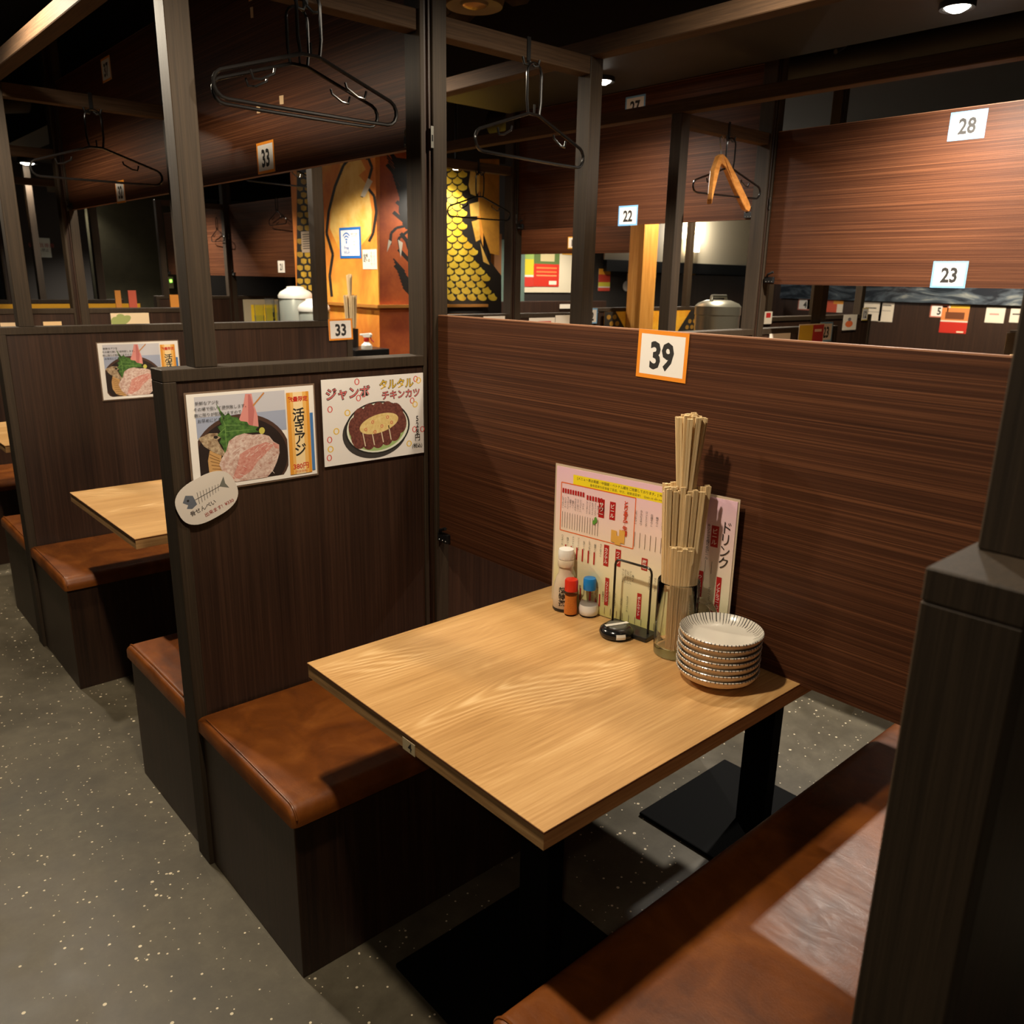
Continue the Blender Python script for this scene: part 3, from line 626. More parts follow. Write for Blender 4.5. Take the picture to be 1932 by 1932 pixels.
# wire menu stand
def stand():
    c = Vector((.577, .350, ZT)); rz = math.radians(6); t = thing('wire_stand', 'small black wire menu stand on a flat base before the drink menu', 'menu stand', c)
    R = Matrix.Rotation(rz, 3, 'Z'); X = lambda x, y, z: c + R @ Vector((x, y, z))
    m = MB(); m.box(-.022, -.056, 0, .022, .052, .010); m.v = [X(*q) for q in m.v]; m.build('base', flat(34, 33, 31, .3), t, bevel=.002)
    hh = .150; pts = [(0, .042, .008), (0, .042, hh - .012)] + [(0, .042 - .010 * (1 - math.cos(a)), hh - .012 + .012 * math.sin(a)) for a in (.5, 1.0, 1.57)] + [(0, -.036 - .010 * math.sin(a), hh - .012 + .012 * math.cos(a)) for a in (0, .5, 1.0, 1.57)] + [(0, -.046, .008)]
    m = MB(); m.tube([X(*p) for p in pts], .0024, 8); m.build('wire_frame', WIRE, t, True)
stand()
def bell():
    c = PX(1160, 1200, 2, ZT); c.x += .004; t = thing('call_bell', 'round black table call button with white stickers', 'call button', c)
    MB().lathe([(.0005, 0), (.029, 0), (.0335, .004), (.0355, .010), (.033, .0165), (.026, .0215), (.020, .0228), (.0005, .0232)], c, 40).build('body', flat(24, 24, 24, .16), t, True)
    MB().lathe([(.0215, .0222), (.0195, .0246), (.0005, .0254)], c, 36).build('button', flat(92, 92, 84, .35), t, True)
    m = MB(); v = Vector((.745, -.667, 0)); q = Vector((.667, .745, 0)); a = Vector((.94, -.34, 0)); b = Vector((.34, .94, 0))
    m.poly([c + a * x + b * y + Vector((0, 0, .0259)) for x, y in ((-.026, -.0045), (.026, -.0045), (.026, .0045), (-.026, .0045))]); m.build('label_strip', flat(224, 220, 208, .4), t)
    m = MB(); th0 = math.atan2(-.85, -.55); pts = []
    for k in range(7):
        a_ = th0 - .28 + .56 * k / 6; pts.append([(c.x + .0353 * math.cos(a_), c.y + .0353 * math.sin(a_), c.z + .0055), (c.x + .0358 * math.cos(a_), c.y + .0358 * math.sin(a_), c.z + .0105), (c.x + .0338 * math.cos(a_), c.y + .0338 * math.sin(a_), c.z + .0160)])
    V = [p for r in pts for p in r]; m.add(V, [(i * 3 + j, (i + 1) * 3 + j, (i + 1) * 3 + j + 1, i * 3 + j + 1) for i in range(6) for j in range(2)]); m.build('side_sticker', flat(226, 220, 206, .4), t)
bell()
# seasoning bottles
def wrap_text(m, st, c, r, ang, z, sz, bold=0, line=1.0, xs=1):
    gv, gf = glyphs(st, bold, 1.0, line)
    m.add([(c.x + r * math.cos(ang + x * sz * xs / r), c.y + r * math.sin(ang + x * sz * xs / r), c.z + z + y * sz) for x, y in gv], gf)
TOCAM = math.atan2(-1.2, -1.25)
def soy():
    c = PX(1073, 1143, 2, ZT); c.x -= .018; c.y -= .004
    t = thing('soy_sauce_bottle', 'white soy sauce bottle with black brush lettering and a round white cap', 'bottle', c)
    MB().lathe([(.0005, 0), (.0235, 0), (.0255, .003), (.026, .03), (.0245, .060), (.0185, .078), (.0155, .084), (.0150, .100)], c, 40).build('body', flat(206, 186, 160, .3), t, True)
    MB().lathe([(.0172, .100), (.0178, .102), (.0178, .114), (.0165, .116)], c, 36).build('neck_ring', flat(214, 196, 168, .3), t, True)
    MB().lathe([(.0165, .1165), (.0172, .118), (.0172, .134), (.0160, .139), (.010, .141), (.0005, .1415)], c, 36).build('cap', flat(238, 236, 230, .35), t, True)
    m = MB(); wrap_text(m, vert('超特選'), c, .0266, TOCAM - .22, .036, .0170, .02, .88); m.build('lettering', PRINT, t)
    MB().lathe([(.0258, .0015), (.0263, .003), (.0263, .006), (.0258, .0075)], c, 36).build('base_line', flat(30, 24, 20, .4), t, True)
soy()
def shaker(c, label, cap, fill, bulb):
    t = thing('spice_shaker', label, 'shaker', c)
    if bulb:
        outer = [(.0005, 0), (.0185, 0), (.0205, .004), (.0212, .016), (.0195, .028), (.0145, .040), (.0125, .048), (.0120, .064)]; pw = [(.0005, .0035), (.0190, .0038), (.0209, .006), (.0215, .016), (.0200, .0268), (.0005, .0285)]
    else:
        outer = [(.0005, 0), (.0125, 0), (.0138, .003), (.0140, .012), (.0124, .030), (.0134, .052), (.0134, .060)]; pw = [(.0005, .0035), (.0139, .0037), (.0142, .012), (.0126, .030), (.0132, .046), (.0005, .047)]
    top = outer[-1][1]
    MB().lathe(outer, c, 36).build('glass', CLEARPL, t, True)
    MB().lathe(pw, c, 32).build('contents', fill, t, True)
    r = .0145 if not bulb else .0140
    MB().lathe([(r, top - .004), (r, top + .018), (r - .0015, top + .0215), (.0005, top + .0225)], c, 36).build('cap', cap, t, True)
shaker(PX(1076, 1159, 2, ZT), 'clear shaker of orange chilli powder with a red cap', flat(206, 44, 24, .35), speckle('chilli_powder', S(176, 92, 20), S(216, 128, 40), 700, .9), False)
shaker(PX(1110, 1160, 2, ZT), 'clear bulbous shaker of white salt with a blue cap', flat(20, 118, 188, .35), flat(238, 236, 230, .5, name='salt', coat=.6), True)
# beer mug with chopsticks
MC = Vector((.570, .229, ZT))
t = thing('glass_mug', 'clear glass beer mug packed with chopsticks', 'mug', MC)
MB().lathe([(.0005, 0), (.036, 0), (.0395, .003), (.0405, .02), (.0405, .06), (.0405, .150), (.0395, .1525), (.0380, .150), (.0372, .06), (.0366, .022), (.030, .018), (.0005, .018)], MC, 48).build('body', GLASS, t, True)
hd = Vector((.62, -.78, 0)).normalized(); pts = []
for k in range(17):
    a = -PI / 2 + PI * k / 16; pts.append(MC + hd * (.039 + .034 * math.cos(a) ** .8 if math.cos(a) > 0 else .039) + Vector((0, 0, .072 + .042 * math.sin(a))))
m = MB(); m.tube(pts, .0062, 12); m.build('handle', GLASS, t, True)
m = MB(); m.mi = 0
a_ = .0049; pr = [(-a_, -.0021), (-.0006, -.0021), (0, -.0014), (.0006, -.0021), (a_, -.0021), (a_, .0021), (.0006, .0021), (0, .0014), (-.0006, .0021), (-a_, .0021)]
n_ = len(pr); LST = .205
m.add([(x * .62, y * .8, 0) for x, y in pr] + [(x, y, LST) for x, y in pr], [tuple(range(n_))[::-1], tuple(range(n_, 2 * n_))] + [(i, (i + 1) % n_, n_ + (i + 1) % n_, n_ + i) for i in range(n_)])
STICK = m.build('chopsticks', CHOP, at=(0, 0, 0)); stick_me = STICK.data; bpy.data.objects.remove(STICK)
def stick(b, tp, spin, label, group):
    o = bpy.data.objects.new('chopsticks', stick_me); col.objects.link(o)
    d = (tp - b).normalized(); x = Vector((math.cos(spin), math.sin(spin), 0)); x = (x - d * x.dot(d)).normalized(); y = d.cross(x)
    M = Matrix((x, y, d)).transposed().to_4x4(); M.translation = b; o.matrix_world = M
    return tag(o, label, 'chopsticks', group)
view = Vector((-.80, -.60, 0))
def tiers(MC, seed, where, full=True, few=0):
    random.seed(seed); sp = -.75; ax_, ay_ = Vector((math.cos(sp), math.sin(sp), 0)), Vector((-math.sin(sp), math.cos(sp), 0))
    lo, mi, hi = ('unsplit pale wooden chopsticks low in ' + where, 'unsplit pale wooden chopsticks wedged above the rim of ' + where, 'unsplit pale wooden chopsticks sticking up highest out of ' + where)
    glo, gmi, ghi = ('lowest tier of chopsticks in ' + where, 'middle tier of chopsticks in ' + where, 'top tier of chopsticks in ' + where)
    for i in range(-4, 5):
        for j in range(-7, 8):
            x, y = i * .0102 + (j % 2) * .003, j * .0049; r = math.hypot(x, y); d2 = ax_ * x + ay_ * y
            front = d2.dot(view)
            if r < .0305 and (front > .020 or r < .010):
                e = random.uniform(-.006, .006)
                if full and not few: stick(MC + d2 * .86 + Vector((0, 0, .020)), MC + d2 * 1.04 + Vector((0, 0, .020 + LST + e)), sp + random.uniform(-.15, .15), lo, glo)
            elif .0115 <= r < .0335 and front <= .020:
                e = random.uniform(-.007, .007)
                if full and not (few and (r < (.022 if few == 1 else .017) or (few == 1 and (i + j) % 2))): stick(MC + d2 * .94 + Vector((0, 0, .128 + e)), MC + d2 * 1.24 + Vector((0, 0, .128 + LST + e)), sp + random.uniform(-.2, .2), mi, gmi)
    for i in range(-2, 3):
        for j in range(-3, 4):
            x, y = i * .0100 + (j % 2) * .004, j * .0052; r = math.hypot(x, y)
            if r < (.014 if few else .0185):
                d2 = ax_ * x + ay_ * y; e = random.uniform(-.008, .006); jit = Vector((random.uniform(-.003, .003), random.uniform(-.003, .003), 0))
                zz = .262 if full else .020
                stick(MC + d2 * .52 + Vector((0, 0, zz + e)), MC + d2 * 1.45 + jit + Vector((0, 0, zz + LST + e)), sp + random.uniform(-.3, .3), hi, ghi)
    if full and not few:
        for k, (a, b) in enumerate([(-.014, .0), (-.004, .002), (.006, .001), (.015, -.002)]):
            pv = view * (.0375 + b) + Vector((.60, -.80, 0)) * a
            stick(MC + view * .0285 + Vector((.60, -.80, 0)) * a * .7 + Vector((0, 0, .022 - .004 * (k % 2))), MC + pv * 1.03 + Vector((0, 0, .022 + LST)), -.93 + .1 * k, lo, glo)
tiers(MC, 5, 'the glass mug')
# stack of plates
PC = Vector((.545, .112, ZT))
def make_plate(c, label):
    t = thing('small_plate', label, 'plate', c, 'stack of striped plates')
    m = MB(); m.mi = 1
    m.lathe([(.0005, .004), (.033, .004), (.034, 0), (.038, 0), (.040, .004), (.058, .0080), (.068, .0140), (.0735, .0215), (.0747, .0265)], c, 64)
    m.mi = 0; m.lathe([(.0747, .0265), (.0735, .0276), (.066, .0168), (.055, .0108), (.030, .0084), (.0005, .0080)], c, 64)
    m.build('dish', [flat(226, 218, 204, .22), flat(230, 198, 158, .4)], t, 60)
    m = MB(); random.seed(2)
    for k in range(68):
        a = 2 * PI * k / 68 + random.uniform(-.015, .015); w2 = random.uniform(.008, .013); L = random.uniform(.055, .061)
        def q(r, z, s): return (c.x + r * math.cos(a + s * w2 * .075 / r), c.y + r * math.sin(a + s * w2 * .075 / r), c.z + z + .0003)
        P = [(.0750, .0248), (.0750, .0267), (.0737, .0279), (.066, .0171), (L, .0171 - (.066 - L) * .545)]
        V = []
        for r, z in P: V += [q(r, z, -1 if r > .06 else -.3), q(r, z, 1 if r > .06 else .3)]
        m.add(V, [(i * 2, i * 2 + 1, i * 2 + 3, i * 2 + 2) for i in range(len(P) - 1)])
    m.build('rim_stripes', flat(52, 46, 42, .35), t)
    return t
pl0 = make_plate(PC, 'bottom striped white plate of the stack, resting on the table')
offs = [(0, 0), (-.0006, .0006), (.0, .0002), (-.0008, .0006), (-.0003, .0), (.0006, .0004), (.0018, -.0004)]
for k in range(1, 7):
    copy_tree(pl0, loc=PC + Vector((offs[k][0], offs[k][1], .0119 * k)), label=['', 'second striped white plate up from the table in the stack', 'third striped white plate up from the table in the stack', 'middle striped white plate, fourth up from the table in the stack', 'fifth striped white plate up from the table in the stack', 'striped white plate directly under the top plate of the stack', 'topmost small white plate of the stack, its striped rim in full view'][k], rz=k * .37)

# ------------------------------------------------------------------ hangers and hooks
def hook(P, label):
    """strap hook under a crossbeam; P = centre of the strap on the face of the beam at its lower edge"""
    t = thing('coat_hook', label, 'hook', P)
    m = MB(); m.box(P.x - .006, P.y - .003, P.z - .01, P.x + .006, P.y, P.z + .05); m.build('strap', BLACKM, t)
    for s in (-1, 1):
        m = MB(); m.tube([P + Vector((s * .002, -.004, -.008)), P + Vector((s * .012, -.012, -.020)), P + Vector((s * .024, -.012, -.018)), P + Vector((s * .030, -.012, -.002))], .0035, 8); m.build('prong', BLACKM, t, True)
    return t
def arc(cx, cz, r, a0, a1, n=6): return [(cx + r * math.cos(a0 + (a1 - a0) * k / (n - 1)), cz + r * math.sin(a0 + (a1 - a0) * k / (n - 1))) for k in range(n)]
def make_hanger(label, loc, rz, sc=1.0, rr=.0042):
    t = thing('coat_hanger', label, 'hanger', loc)
    t.rotation_euler = (0, 0, rz); t.scale = (sc,) * 3
    L = Vector(loc)
    def tube(name, P, parent, r, closed=False):
        m = MB(); m.tube([L + Vector((x, 0, z)) for x, z in P], r, 8, closed); return m.build(name, WIRE, parent, True)
    tube('hook_loop', [(-.022, -.122), (-.027, -.09), (-.027, -.035)] + arc(0, -.028, .027, PI, 0, 9) + [(.027, -.035), (.027, -.09), (.022, -.122)], t, rr * .85)
    P = [(-.020, -.122), (.020, -.122)] + arc(.188, -.205, .026, 1.15, -PI / 2, 7) + [(.1, -.232), (-.1, -.232)] + arc(-.188, -.205, .026, -PI / 2, -PI - 1.15 + 0, 7)
    tube('frame', P, t, rr, True)
    for s in (-1, 1):
        tube('notch_hook', [(s * .135, -.170), (s * .130, -.186), (s * .112, -.184), (s * .085, -.170), (s * .082, -.160)], t, rr * .7)
    tube('centre_peg', [(.002, -.122), (.002, -.098)], t, rr * .6)
    return t
YB = Y0 + .012
hook(Vector((PX(575, 0, 1, YB).x, YB, 1.955)), 'black strap hook on the crossbeam over the bench with posters')
h1 = PX(578, 8, 1, 1.075); h1.y = 1.098 - .0; h1.z = 1.944
HG0 = make_hanger('black plastic coat hanger, the front one of a pair over the bench', (PX(578, 8, 1, 1.09).x, 1.083, 1.972), .02, 1.02)
h2 = copy_tree(HG0, loc=(PX(571, 8, 1, 1.11).x - .012, 1.116, 1.945), rz=.02, label='black plastic coat hanger, the rear one of a pair over the bench'); h2.scale = (.92,) * 3
hook(Vector((PX(997, 95, 1, YB).x, YB, 1.955)), 'black strap hook on the crossbeam behind panel 39')
HW = copy_tree(HG0, loc=(PX(1003, 108, 1, YB).x, YB - .013, 1.945), rz=.10, label='thin black coat hanger in front of the dark panel behind panel 39')
Y1 = YB + PITCH
hook(Vector((PX(172, 205, 1, Y1).x, Y1, 1.955)), 'black strap hook on the crossbeam above the second table')
copy_tree(HG0, loc=(PX(172, 208, 1, Y1).x, Y1 - .012, 1.95), rz=-.05, label='black coat hanger in front of cards 32 and 37')
Y2 = M2Y + .012
hook(Vector((PX(1374, 262, 1, Y2).x, Y2, 1.955)), 'black strap hook above the wooden hanger')
copy_tree(HG0, loc=(PX(1376, 262, 1, Y2).x, Y2 - .012, 1.948), rz=-.12, label='black coat hanger sharing a hook with the wooden one').scale = (.92,) * 3
Y3 = M2Y + PITCH + .012
hook(Vector((PX(903, 312, 1, Y3).x, Y3, 1.955)), 'black strap hook before the fish-scale mural')
copy_tree(HG0, loc=(PX(903, 318, 1, Y3).x, Y3 - .012, 1.95), rz=.0, label='black coat hanger in front of the fish-scale mural')
P = PX(521, 372, 0, M2X + XC - .05); copy_tree(HG0, loc=P, rz=PI / 2 - .1, label='black coat hanger by the panel with card 21').scale = (.9,) * 3
copy_tree(HG0, loc=(1.223, PX(525, 296, 0, 1.223).y, 1.998), rz=.1, label='black coat hanger just under the raised panel, left of the dark post').scale = (.85,) * 3
P = PX(408, 410, 0, M2X + XC - .05); copy_tree(HG0, loc=P, rz=PI / 2 - .1, label='black coat hanger by the farthest pink panel').scale = (.9,) * 3
def wood_hanger():
    L = Vector((PX(1357, 262, 1, Y2).x, Y2 - .014, 1.944)); t = thing('wooden_hanger', 'varnished wooden coat hanger turned edge-on with a steel hook', 'hanger', L); t.rotation_euler = (0, 0, .20)
    WD = grain('varnished_hanger_wood', S(168, 106, 46), S(196, 130, 64), S(214, 152, 84), (8, 60, 60), .25, .1)
    for s in (-1, 1):
        m = MB(); up = [(0, -.062), (.04, -.075), (.11, -.135), (.18, -.222), (.192, -.246)]; lo = [(.186, -.262), (.170, -.256), (.10, -.172), (.04, -.110), (0, -.098)]
        m.prism([(s * a, b) for a, b in up + lo], lambda u, v, q: L + Vector((u, q - .010 - .06 * (abs(u) / .2) ** 2, v)), .020); m.build('arm', WD, t, bevel=.003)
    m = MB(); m.tube([L + Vector((x, 0, z)) for x, z in [(0, -.07), (0, -.045), (-.010, -.036), (-.020, -.022), (-.018, -.006), (-.004, .002), (.012, -.002), (.019, -.016)]], .0022, 8); m.build('steel_hook', STEEL, t, True)
wood_hanger()

# ------------------------------------------------------------------ the painted pillar
PXL, PYN = 2.50, 4.27
def orange_wall():
    t = NT('orange_mural_ground'); a = t.noise(t.coord((1, 1, .8)), 2.6, 4, .6, .6)
    t.l(t.ramp(a, [(.3, S(186, 88, 26)), (.5, S(222, 132, 44)), (.7, S(232, 168, 60))]), t.p.inputs['Base Color']); t.p.inputs['Roughness'].default_value = .6; return t.m
m = MB(); m.box(PXL, PYN, 0, 3.42, 5.45, 2.75); pil = struct(m.build('wall_pillar', orange_wall()))
def mural(name, mat, ax, polys, k):
    """flat paint on the pillar: photo outlines laid onto the face they show on"""
    m = MB(); val = (PXL if ax == 0 else PYN) - .0004 - .0002 * k
    for i, p in enumerate(polys): m.poly([PX(u, v, ax, val - i * .00015 / max(1, len(polys))) for u, v in p])
    o = m.build(name, mat); o.parent = pil; return o
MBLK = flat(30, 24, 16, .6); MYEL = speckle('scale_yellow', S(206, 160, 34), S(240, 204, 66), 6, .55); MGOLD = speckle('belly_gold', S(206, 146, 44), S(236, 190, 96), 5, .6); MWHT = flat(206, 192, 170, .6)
mural('dark_ground', MBLK, 1, [[(760, 60), (960, 60), (960, 312), (905, 300), (905, 330), (900, 420), (915, 480), (946, 520), (946, 592), (800, 592)]], 0)  # black mural ground; its upper end paints in the gloom under the ceiling
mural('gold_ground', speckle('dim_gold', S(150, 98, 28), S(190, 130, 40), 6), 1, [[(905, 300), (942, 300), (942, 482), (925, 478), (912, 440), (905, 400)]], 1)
mural('belly_plates', MGOLD, 1, [[(888, 318), (906, 322), (904, 360), (898, 370), (888, 366), (884, 350)], [(886, 385), (904, 380), (904, 408), (888, 408)], [(890, 418), (904, 414), (906, 452), (898, 456)], [(906, 458), (916, 482), (924, 500), (912, 494)]], 2)
sc_ = []
random.seed(9)
def bound(v): return 888 - 3 * math.sin((v - 300) / 40) if v < 380 else (880 + (v - 380) * .16 if v < 460 else 893 + (v - 460) * .5)
for r_ in range(23):
    v0 = 318 + r_ * 12.2
    for c_ in range(-2, 10):
        u0 = 824 + c_ * 19.5 + (r_ % 2) * 9.7 + max(0, r_ - 12) * .9
        if u0 + 8 > bound(v0) or v0 > 572: continue
        a = .05 * max(0, r_ - 13); P = []
        for k in range(9):
            th = PI * k / 8; P.append((8.9 * math.cos(th), 6.0 * math.sin(th) - .8))
        P += [(-8.4, -3.8), (-5.6, -4.4), (-2.8, -6.6), (0, -9.6), (2.8, -6.6), (5.6, -4.4), (8.4, -3.8)]
        sc_.append([(u0 + x * math.cos(a) - y * math.sin(a), v0 + x * math.sin(a) + y * math.cos(a)) for x, y in P])
mural('painted_scales', MYEL, 1, sc_, 3)['kind'] = 'stuff'
mural('rust_ground', speckle('rust_orange', S(156, 64, 20), S(196, 96, 36), 4, .6), 1, [[(716.5, 284), (800, 284), (800, 690), (716.5, 690)]], 0)
mural('mane', MBLK, 1, [q for (a, b, c, d) in [(752, 300, 772, 350), (744, 330, 772, 372), (738, 290, 770, 340), (748, 380, 772, 410), (742, 400, 772, 432), (730, 310, 765, 360), (760, 420, 790, 440), (752, 470, 790, 520), (745, 500, 790, 560), (756, 440, 772, 470)] for q in stroke([(a, b), ((a + c) / 2 + 4, (b + d) / 2), (c, d)], 7)] + [[(756, 330), (800, 320), (800, 440), (765, 432), (752, 400)], [(744, 318), (800, 300), (800, 350), (760, 348)], [(738, 296), (770, 300), (772, 340), (752, 336)]] + [q for k in range(16) for q in stroke([(728 + k * 2.2, 290 + k * 7), (752 + k * 1.4, 318 + k * 7.4)], 2.2)] + [q for k in range(10) for q in stroke([(742 + k * 2, 488 + k * 6), (764 + k * 2, 512 + k * 6)], 2.4)], 1)
mural('claw_outlines', MBLK, 1, [q for P in [[(770, 425), (748, 430), (738, 440), (736, 462)], [(770, 436), (752, 450), (756, 474)]] for q in stroke(P, 5)], 2)
mural('claws', MWHT, 1, [[(733, 452), (739, 456), (730, 476)], [(751, 452), (760, 458), (756, 486)]], 3)
mural('shaded_top', MBLK, 0, [[(540, 60), (716, 60), (716, 285), (690, 292), (640, 284), (540, 284)]], 0)  # ceiling gloom painted onto the top of the pillar
mural('pale_body', speckle('body_gold', S(222, 158, 50), S(240, 196, 110), 5), 0, [[(642, 330), (672, 326), (694, 350), (702, 400), (700, 440), (676, 470), (640, 470), (622, 430), (624, 390), (632, 352)], [(640, 300), (676, 292), (690, 320), (668, 338), (646, 330)]], 0)
mural('outlines', MBLK, 0, [q for P in [[(626, 560), (622, 520), (628, 480), (616, 440), (620, 400), (632, 352), (648, 312), (668, 290)], [(692, 352), (706, 370), (710, 400), (704, 440), (696, 456)], [(694, 296), (702, 316), (692, 352), (682, 372)], [(690, 300), (712, 288)]] for q in stroke(P, 5)] + [[(560, 280), (612, 280), (604, 330), (608, 380), (600, 440), (606, 500), (612, 600), (560, 600)]], 1)
mural('claws', MWHT, 0, [[(694, 336), (703, 342), (688, 372), (680, 370)]], 2)
sc_ = []
for r_ in range(20):
    for c_ in range(4):
        u0, v0 = 566 + c_ * 14 + (r_ % 2) * 7, 330 + r_ * 12.5
        if u0 < 604: sc_.append([(u0 - 5.5, v0 - 4), (u0, v0 - 5), (u0 + 5.5, v0 - 3), (u0 + 5, v0 + 4), (u0, v0 + 6), (u0 - 5, v0 + 3)])
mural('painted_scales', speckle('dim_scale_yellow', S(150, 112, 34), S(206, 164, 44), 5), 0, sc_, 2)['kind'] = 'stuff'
m = MB(); m.box(PXL - .03, PYN - .03, 1.195, 3.45, PYN, 1.215); m.box(PXL - .03, PYN, 1.195, PXL, 5.45, 1.215); o = m.build('ledge', flat(176, 116, 44, .5)); o.parent = pil
# sheets on the pillar and on far partitions
def paper(name, label, cat, ax, val, a, b, mat, t=.0012):
    A = PX(a[0], a[1], ax, val); B = PX(b[0], b[1], ax, val); UV = FACE_Y if ax == 1 else FACE_X
    return Sheet(name, label, cat, A, UV[0], UV[1], abs((B - A).dot(UV[0])), abs((A - B).z), mat, t)
s = paper('wifi_sign', 'blue-framed sign with a fan-shaped signal mark on the orange pillar', 'sign', 0, PXL - .0016, (640, 430), (682, 487), flat(40, 104, 176, .4))
s.shapes('white_field', LAMIN, [rect(s.w * .07, s.h * .09, s.w * .93, s.h * .92)])
cx_, cy_ = s.w * .33, s.h * .46
arcs = []
for rr_ in (.022, .042, .062):
    o_ = ell(cx_, cy_, rr_, rr_, 11, -PI * .78, -PI * .22); i_ = ell(cx_, cy_, rr_ - .010, rr_ - .010, 11, -PI * .78, -PI * .22); arcs += [[o_[k], o_[k + 1], i_[k + 1], i_[k]] for k in range(10)]
s.shapes('signal_mark', flat(40, 104, 176, .4), arcs + [ell(cx_, cy_ + .004, .009, .012, 12)])
s.text('lettering', flat(30, 90, 160, .4), [('Free', s.w * .33, s.h * .66, .036, .02), ('Wi-Fi', s.w * .33, s.h * .81, .036, .02)])
s.text('small_lettering', PRINT, [('無料でご利用', s.w * .70, s.h * .22, .014), ('いただけます', s.w * .70, s.h * .29, .014), ('SSID', s.w * .70, s.h * .47, .013), ('PASS', s.w * .70, s.h * .57, .013), ('-----', s.w * .70, s.h * .67, .013)])
s = paper('pillar_notice', 'small pale notice with black print beside the blue-framed sign', 'notice', 0, PXL - .0016, (684, 471), (712, 508), flat(222, 212, 190))
s.text('lettering', PRINT, [('謎。', s.w * .28, s.h * .42, .06, .02), (vert('お知らせ'), s.w * .62, s.h * .45, .024), (vert('ください'), s.w * .82, s.h * .45, .022)])
s = paper('handwritten_notice', 'handwritten pale notice on the dark scales, left of the dark post', 'notice', 0, PXL - .0016, (568, 437), (595, 476), flat(196, 174, 150))
s.shapes('writing', flat(70, 60, 52), [q for k in range(7) for q in stroke([(s.w * .1, s.h * (.15 + .11 * k)), (s.w * .85, s.h * (.14 + .11 * k))], .006)])

# ------------------------------------------------------------------ service corner by the pillar
m = MB(); m.box(2.06, 4.35, 0, 2.465, 6.3, .86); o = m.build('service_counter', LAM_V, at=(2.06, 4.35, 0), bevel=.003, seg=1); tag(o, 'dark service counter below the water pots', 'counter')
Bq = PX(686, 657, 0, 2.28)
m = MB(); m.box(Bq.x - .13, Bq.y - .11, 0, Bq.x + .13, Bq.y + .17, Bq.z); o = m.build('black_cabinet', BLACK, at=(Bq.x, Bq.y, 0), bevel=.004); tag(o, 'low black cabinet holding the spray bottle beside the orange pillar', 'cabinet')
SB = Vector((Bq.x - .03, PX(692, 656, 0, Bq.x - .03).y, Bq.z)); t = thing('spray_bottle', 'white trigger spray bottle with a red neck before the orange wall', 'bottle', SB)
MB().lathe([(.0005, 0), (.034, 0), (.036, .006), (.035, .028), (.018, .045), (.014, .05)], SB, 24).build('body', flat(226, 220, 206, .4), t, True)
MB().lathe([(.017, .05), (.017, .072), (.010, .074)], SB, 20).build('collar', flat(190, 40, 30, .4), t, True)
m = MB(); m.prism([(-.045, .098), (.03, .106), (.04, .096), (.034, .078), (-.014, .074), (-.026, .086), (-.045, .086)], lambda u, v, q: SB + Vector((.42 * u - .9 * (q - .012), -.9 * u - .42 * (q - .012), v)), .024); m.build('trigger_head', flat(230, 226, 214, .4), t, bevel=.003)
m = MB(); m.tube([SB + Vector((.012, -.026, .08)), SB + Vector((.016, -.034, .062)), SB + Vector((.024, -.050, .050))], .004, 8); m.build('trigger', flat(190, 40, 30, .4), t, True)
def holder(c, h, r, label):
    q = thing('chopstick_holder', label, 'cup', c); MB().lathe([(.0005, 0), (r, 0), (r + .002, h), (r - .001, h), (r - .003, .012), (.0005, .012)], c, 28).build('body', flat(44, 32, 24, .4), q, True)
CB = Vector((Bq.x - .02, PX(664, 656, 0, Bq.x - .02).y, Bq.z))
holder(CB, .12, .045, 'dark cup of chopsticks on the black cabinet beside the spray bottle'); tiers(CB, 6, 'the cup by the spray bottle', few=2)
def pot(P, r, z0, z1, label):
    t = thing('water_pot', label, 'pot', (P.x, P.y, z0)); c = (P.x, P.y, 0)
    MB().lathe([(.0005, z0), (r * .96, z0), (r, z0 + .01), (r, z1 - .085), (r * .98, z1 - .08)], c, 40).build('body', flat(168, 172, 160, .3, .3), t, True)
    MB().lathe([(r * 1.05, z1 - .085), (r * 1.06, z1 - .065), (r * .92, z1 - .04), (r * .55, z1 - .016), (r * .5, z1 - .004), (r * .32, z1), (.0005, z1)], c, 40).build('lid', flat(206, 202, 190, .4), t, True)
zp = lambda u, v, x: PX(u, v, 0, x)
A = zp(557, 545, 2.27); pot(A, .118, .86, zp(557, 540, 2.27).z, 'tall steel water pot with a white lid on the service counter')
A = zp(586, 560, 2.20); pot(Vector((2.20, A.y - .04, 0)), .105, .86, zp(586, 563, 2.20).z, 'shorter steel water pot with a white lid on the service counter')
CUPM = glassm('blue_tumbler', (.86, .91, 1, 1), .2, 1.08)
for k, (u, v, n) in enumerate([(488, 574, 3), (508, 562, 4), (522, 568, 3)]):
    x = 2.14 + .09 * k; Pq = zp(u, v, x); t = thing('tumbler_stack', ['short stack of clear tumblers before the yellow sheet', 'tall stack of bluish tumblers left of the water pots', 'bluish tumbler stack touching the taller water pot'][k], 'tumblers', (x, Pq.y, .86))
    hh = (Pq.z - .86) / (1 + .5 * (n - 1))
    for j in range(n): MB().lathe([(.030, 0), (.036, hh), (.0345, hh), (.0285, .003)], (x, Pq.y, .86 + j * hh * .5), 24).build('tumbler', CUPM, t, True)
A = PX(458, 565, 1, 5.86); A.x = max(A.x, 2.07)
s = Sheet('yellow_sheet', 'yellow sheet in a pale frame behind the tumblers', 'sign', A, *FACE_Y, .30, A.z - .861, flat(170, 160, 130), .01)
s.shapes('yellow_field', flat(232, 196, 30), [rect(s.w * .2, s.h * .12, s.w * .95, s.h)])
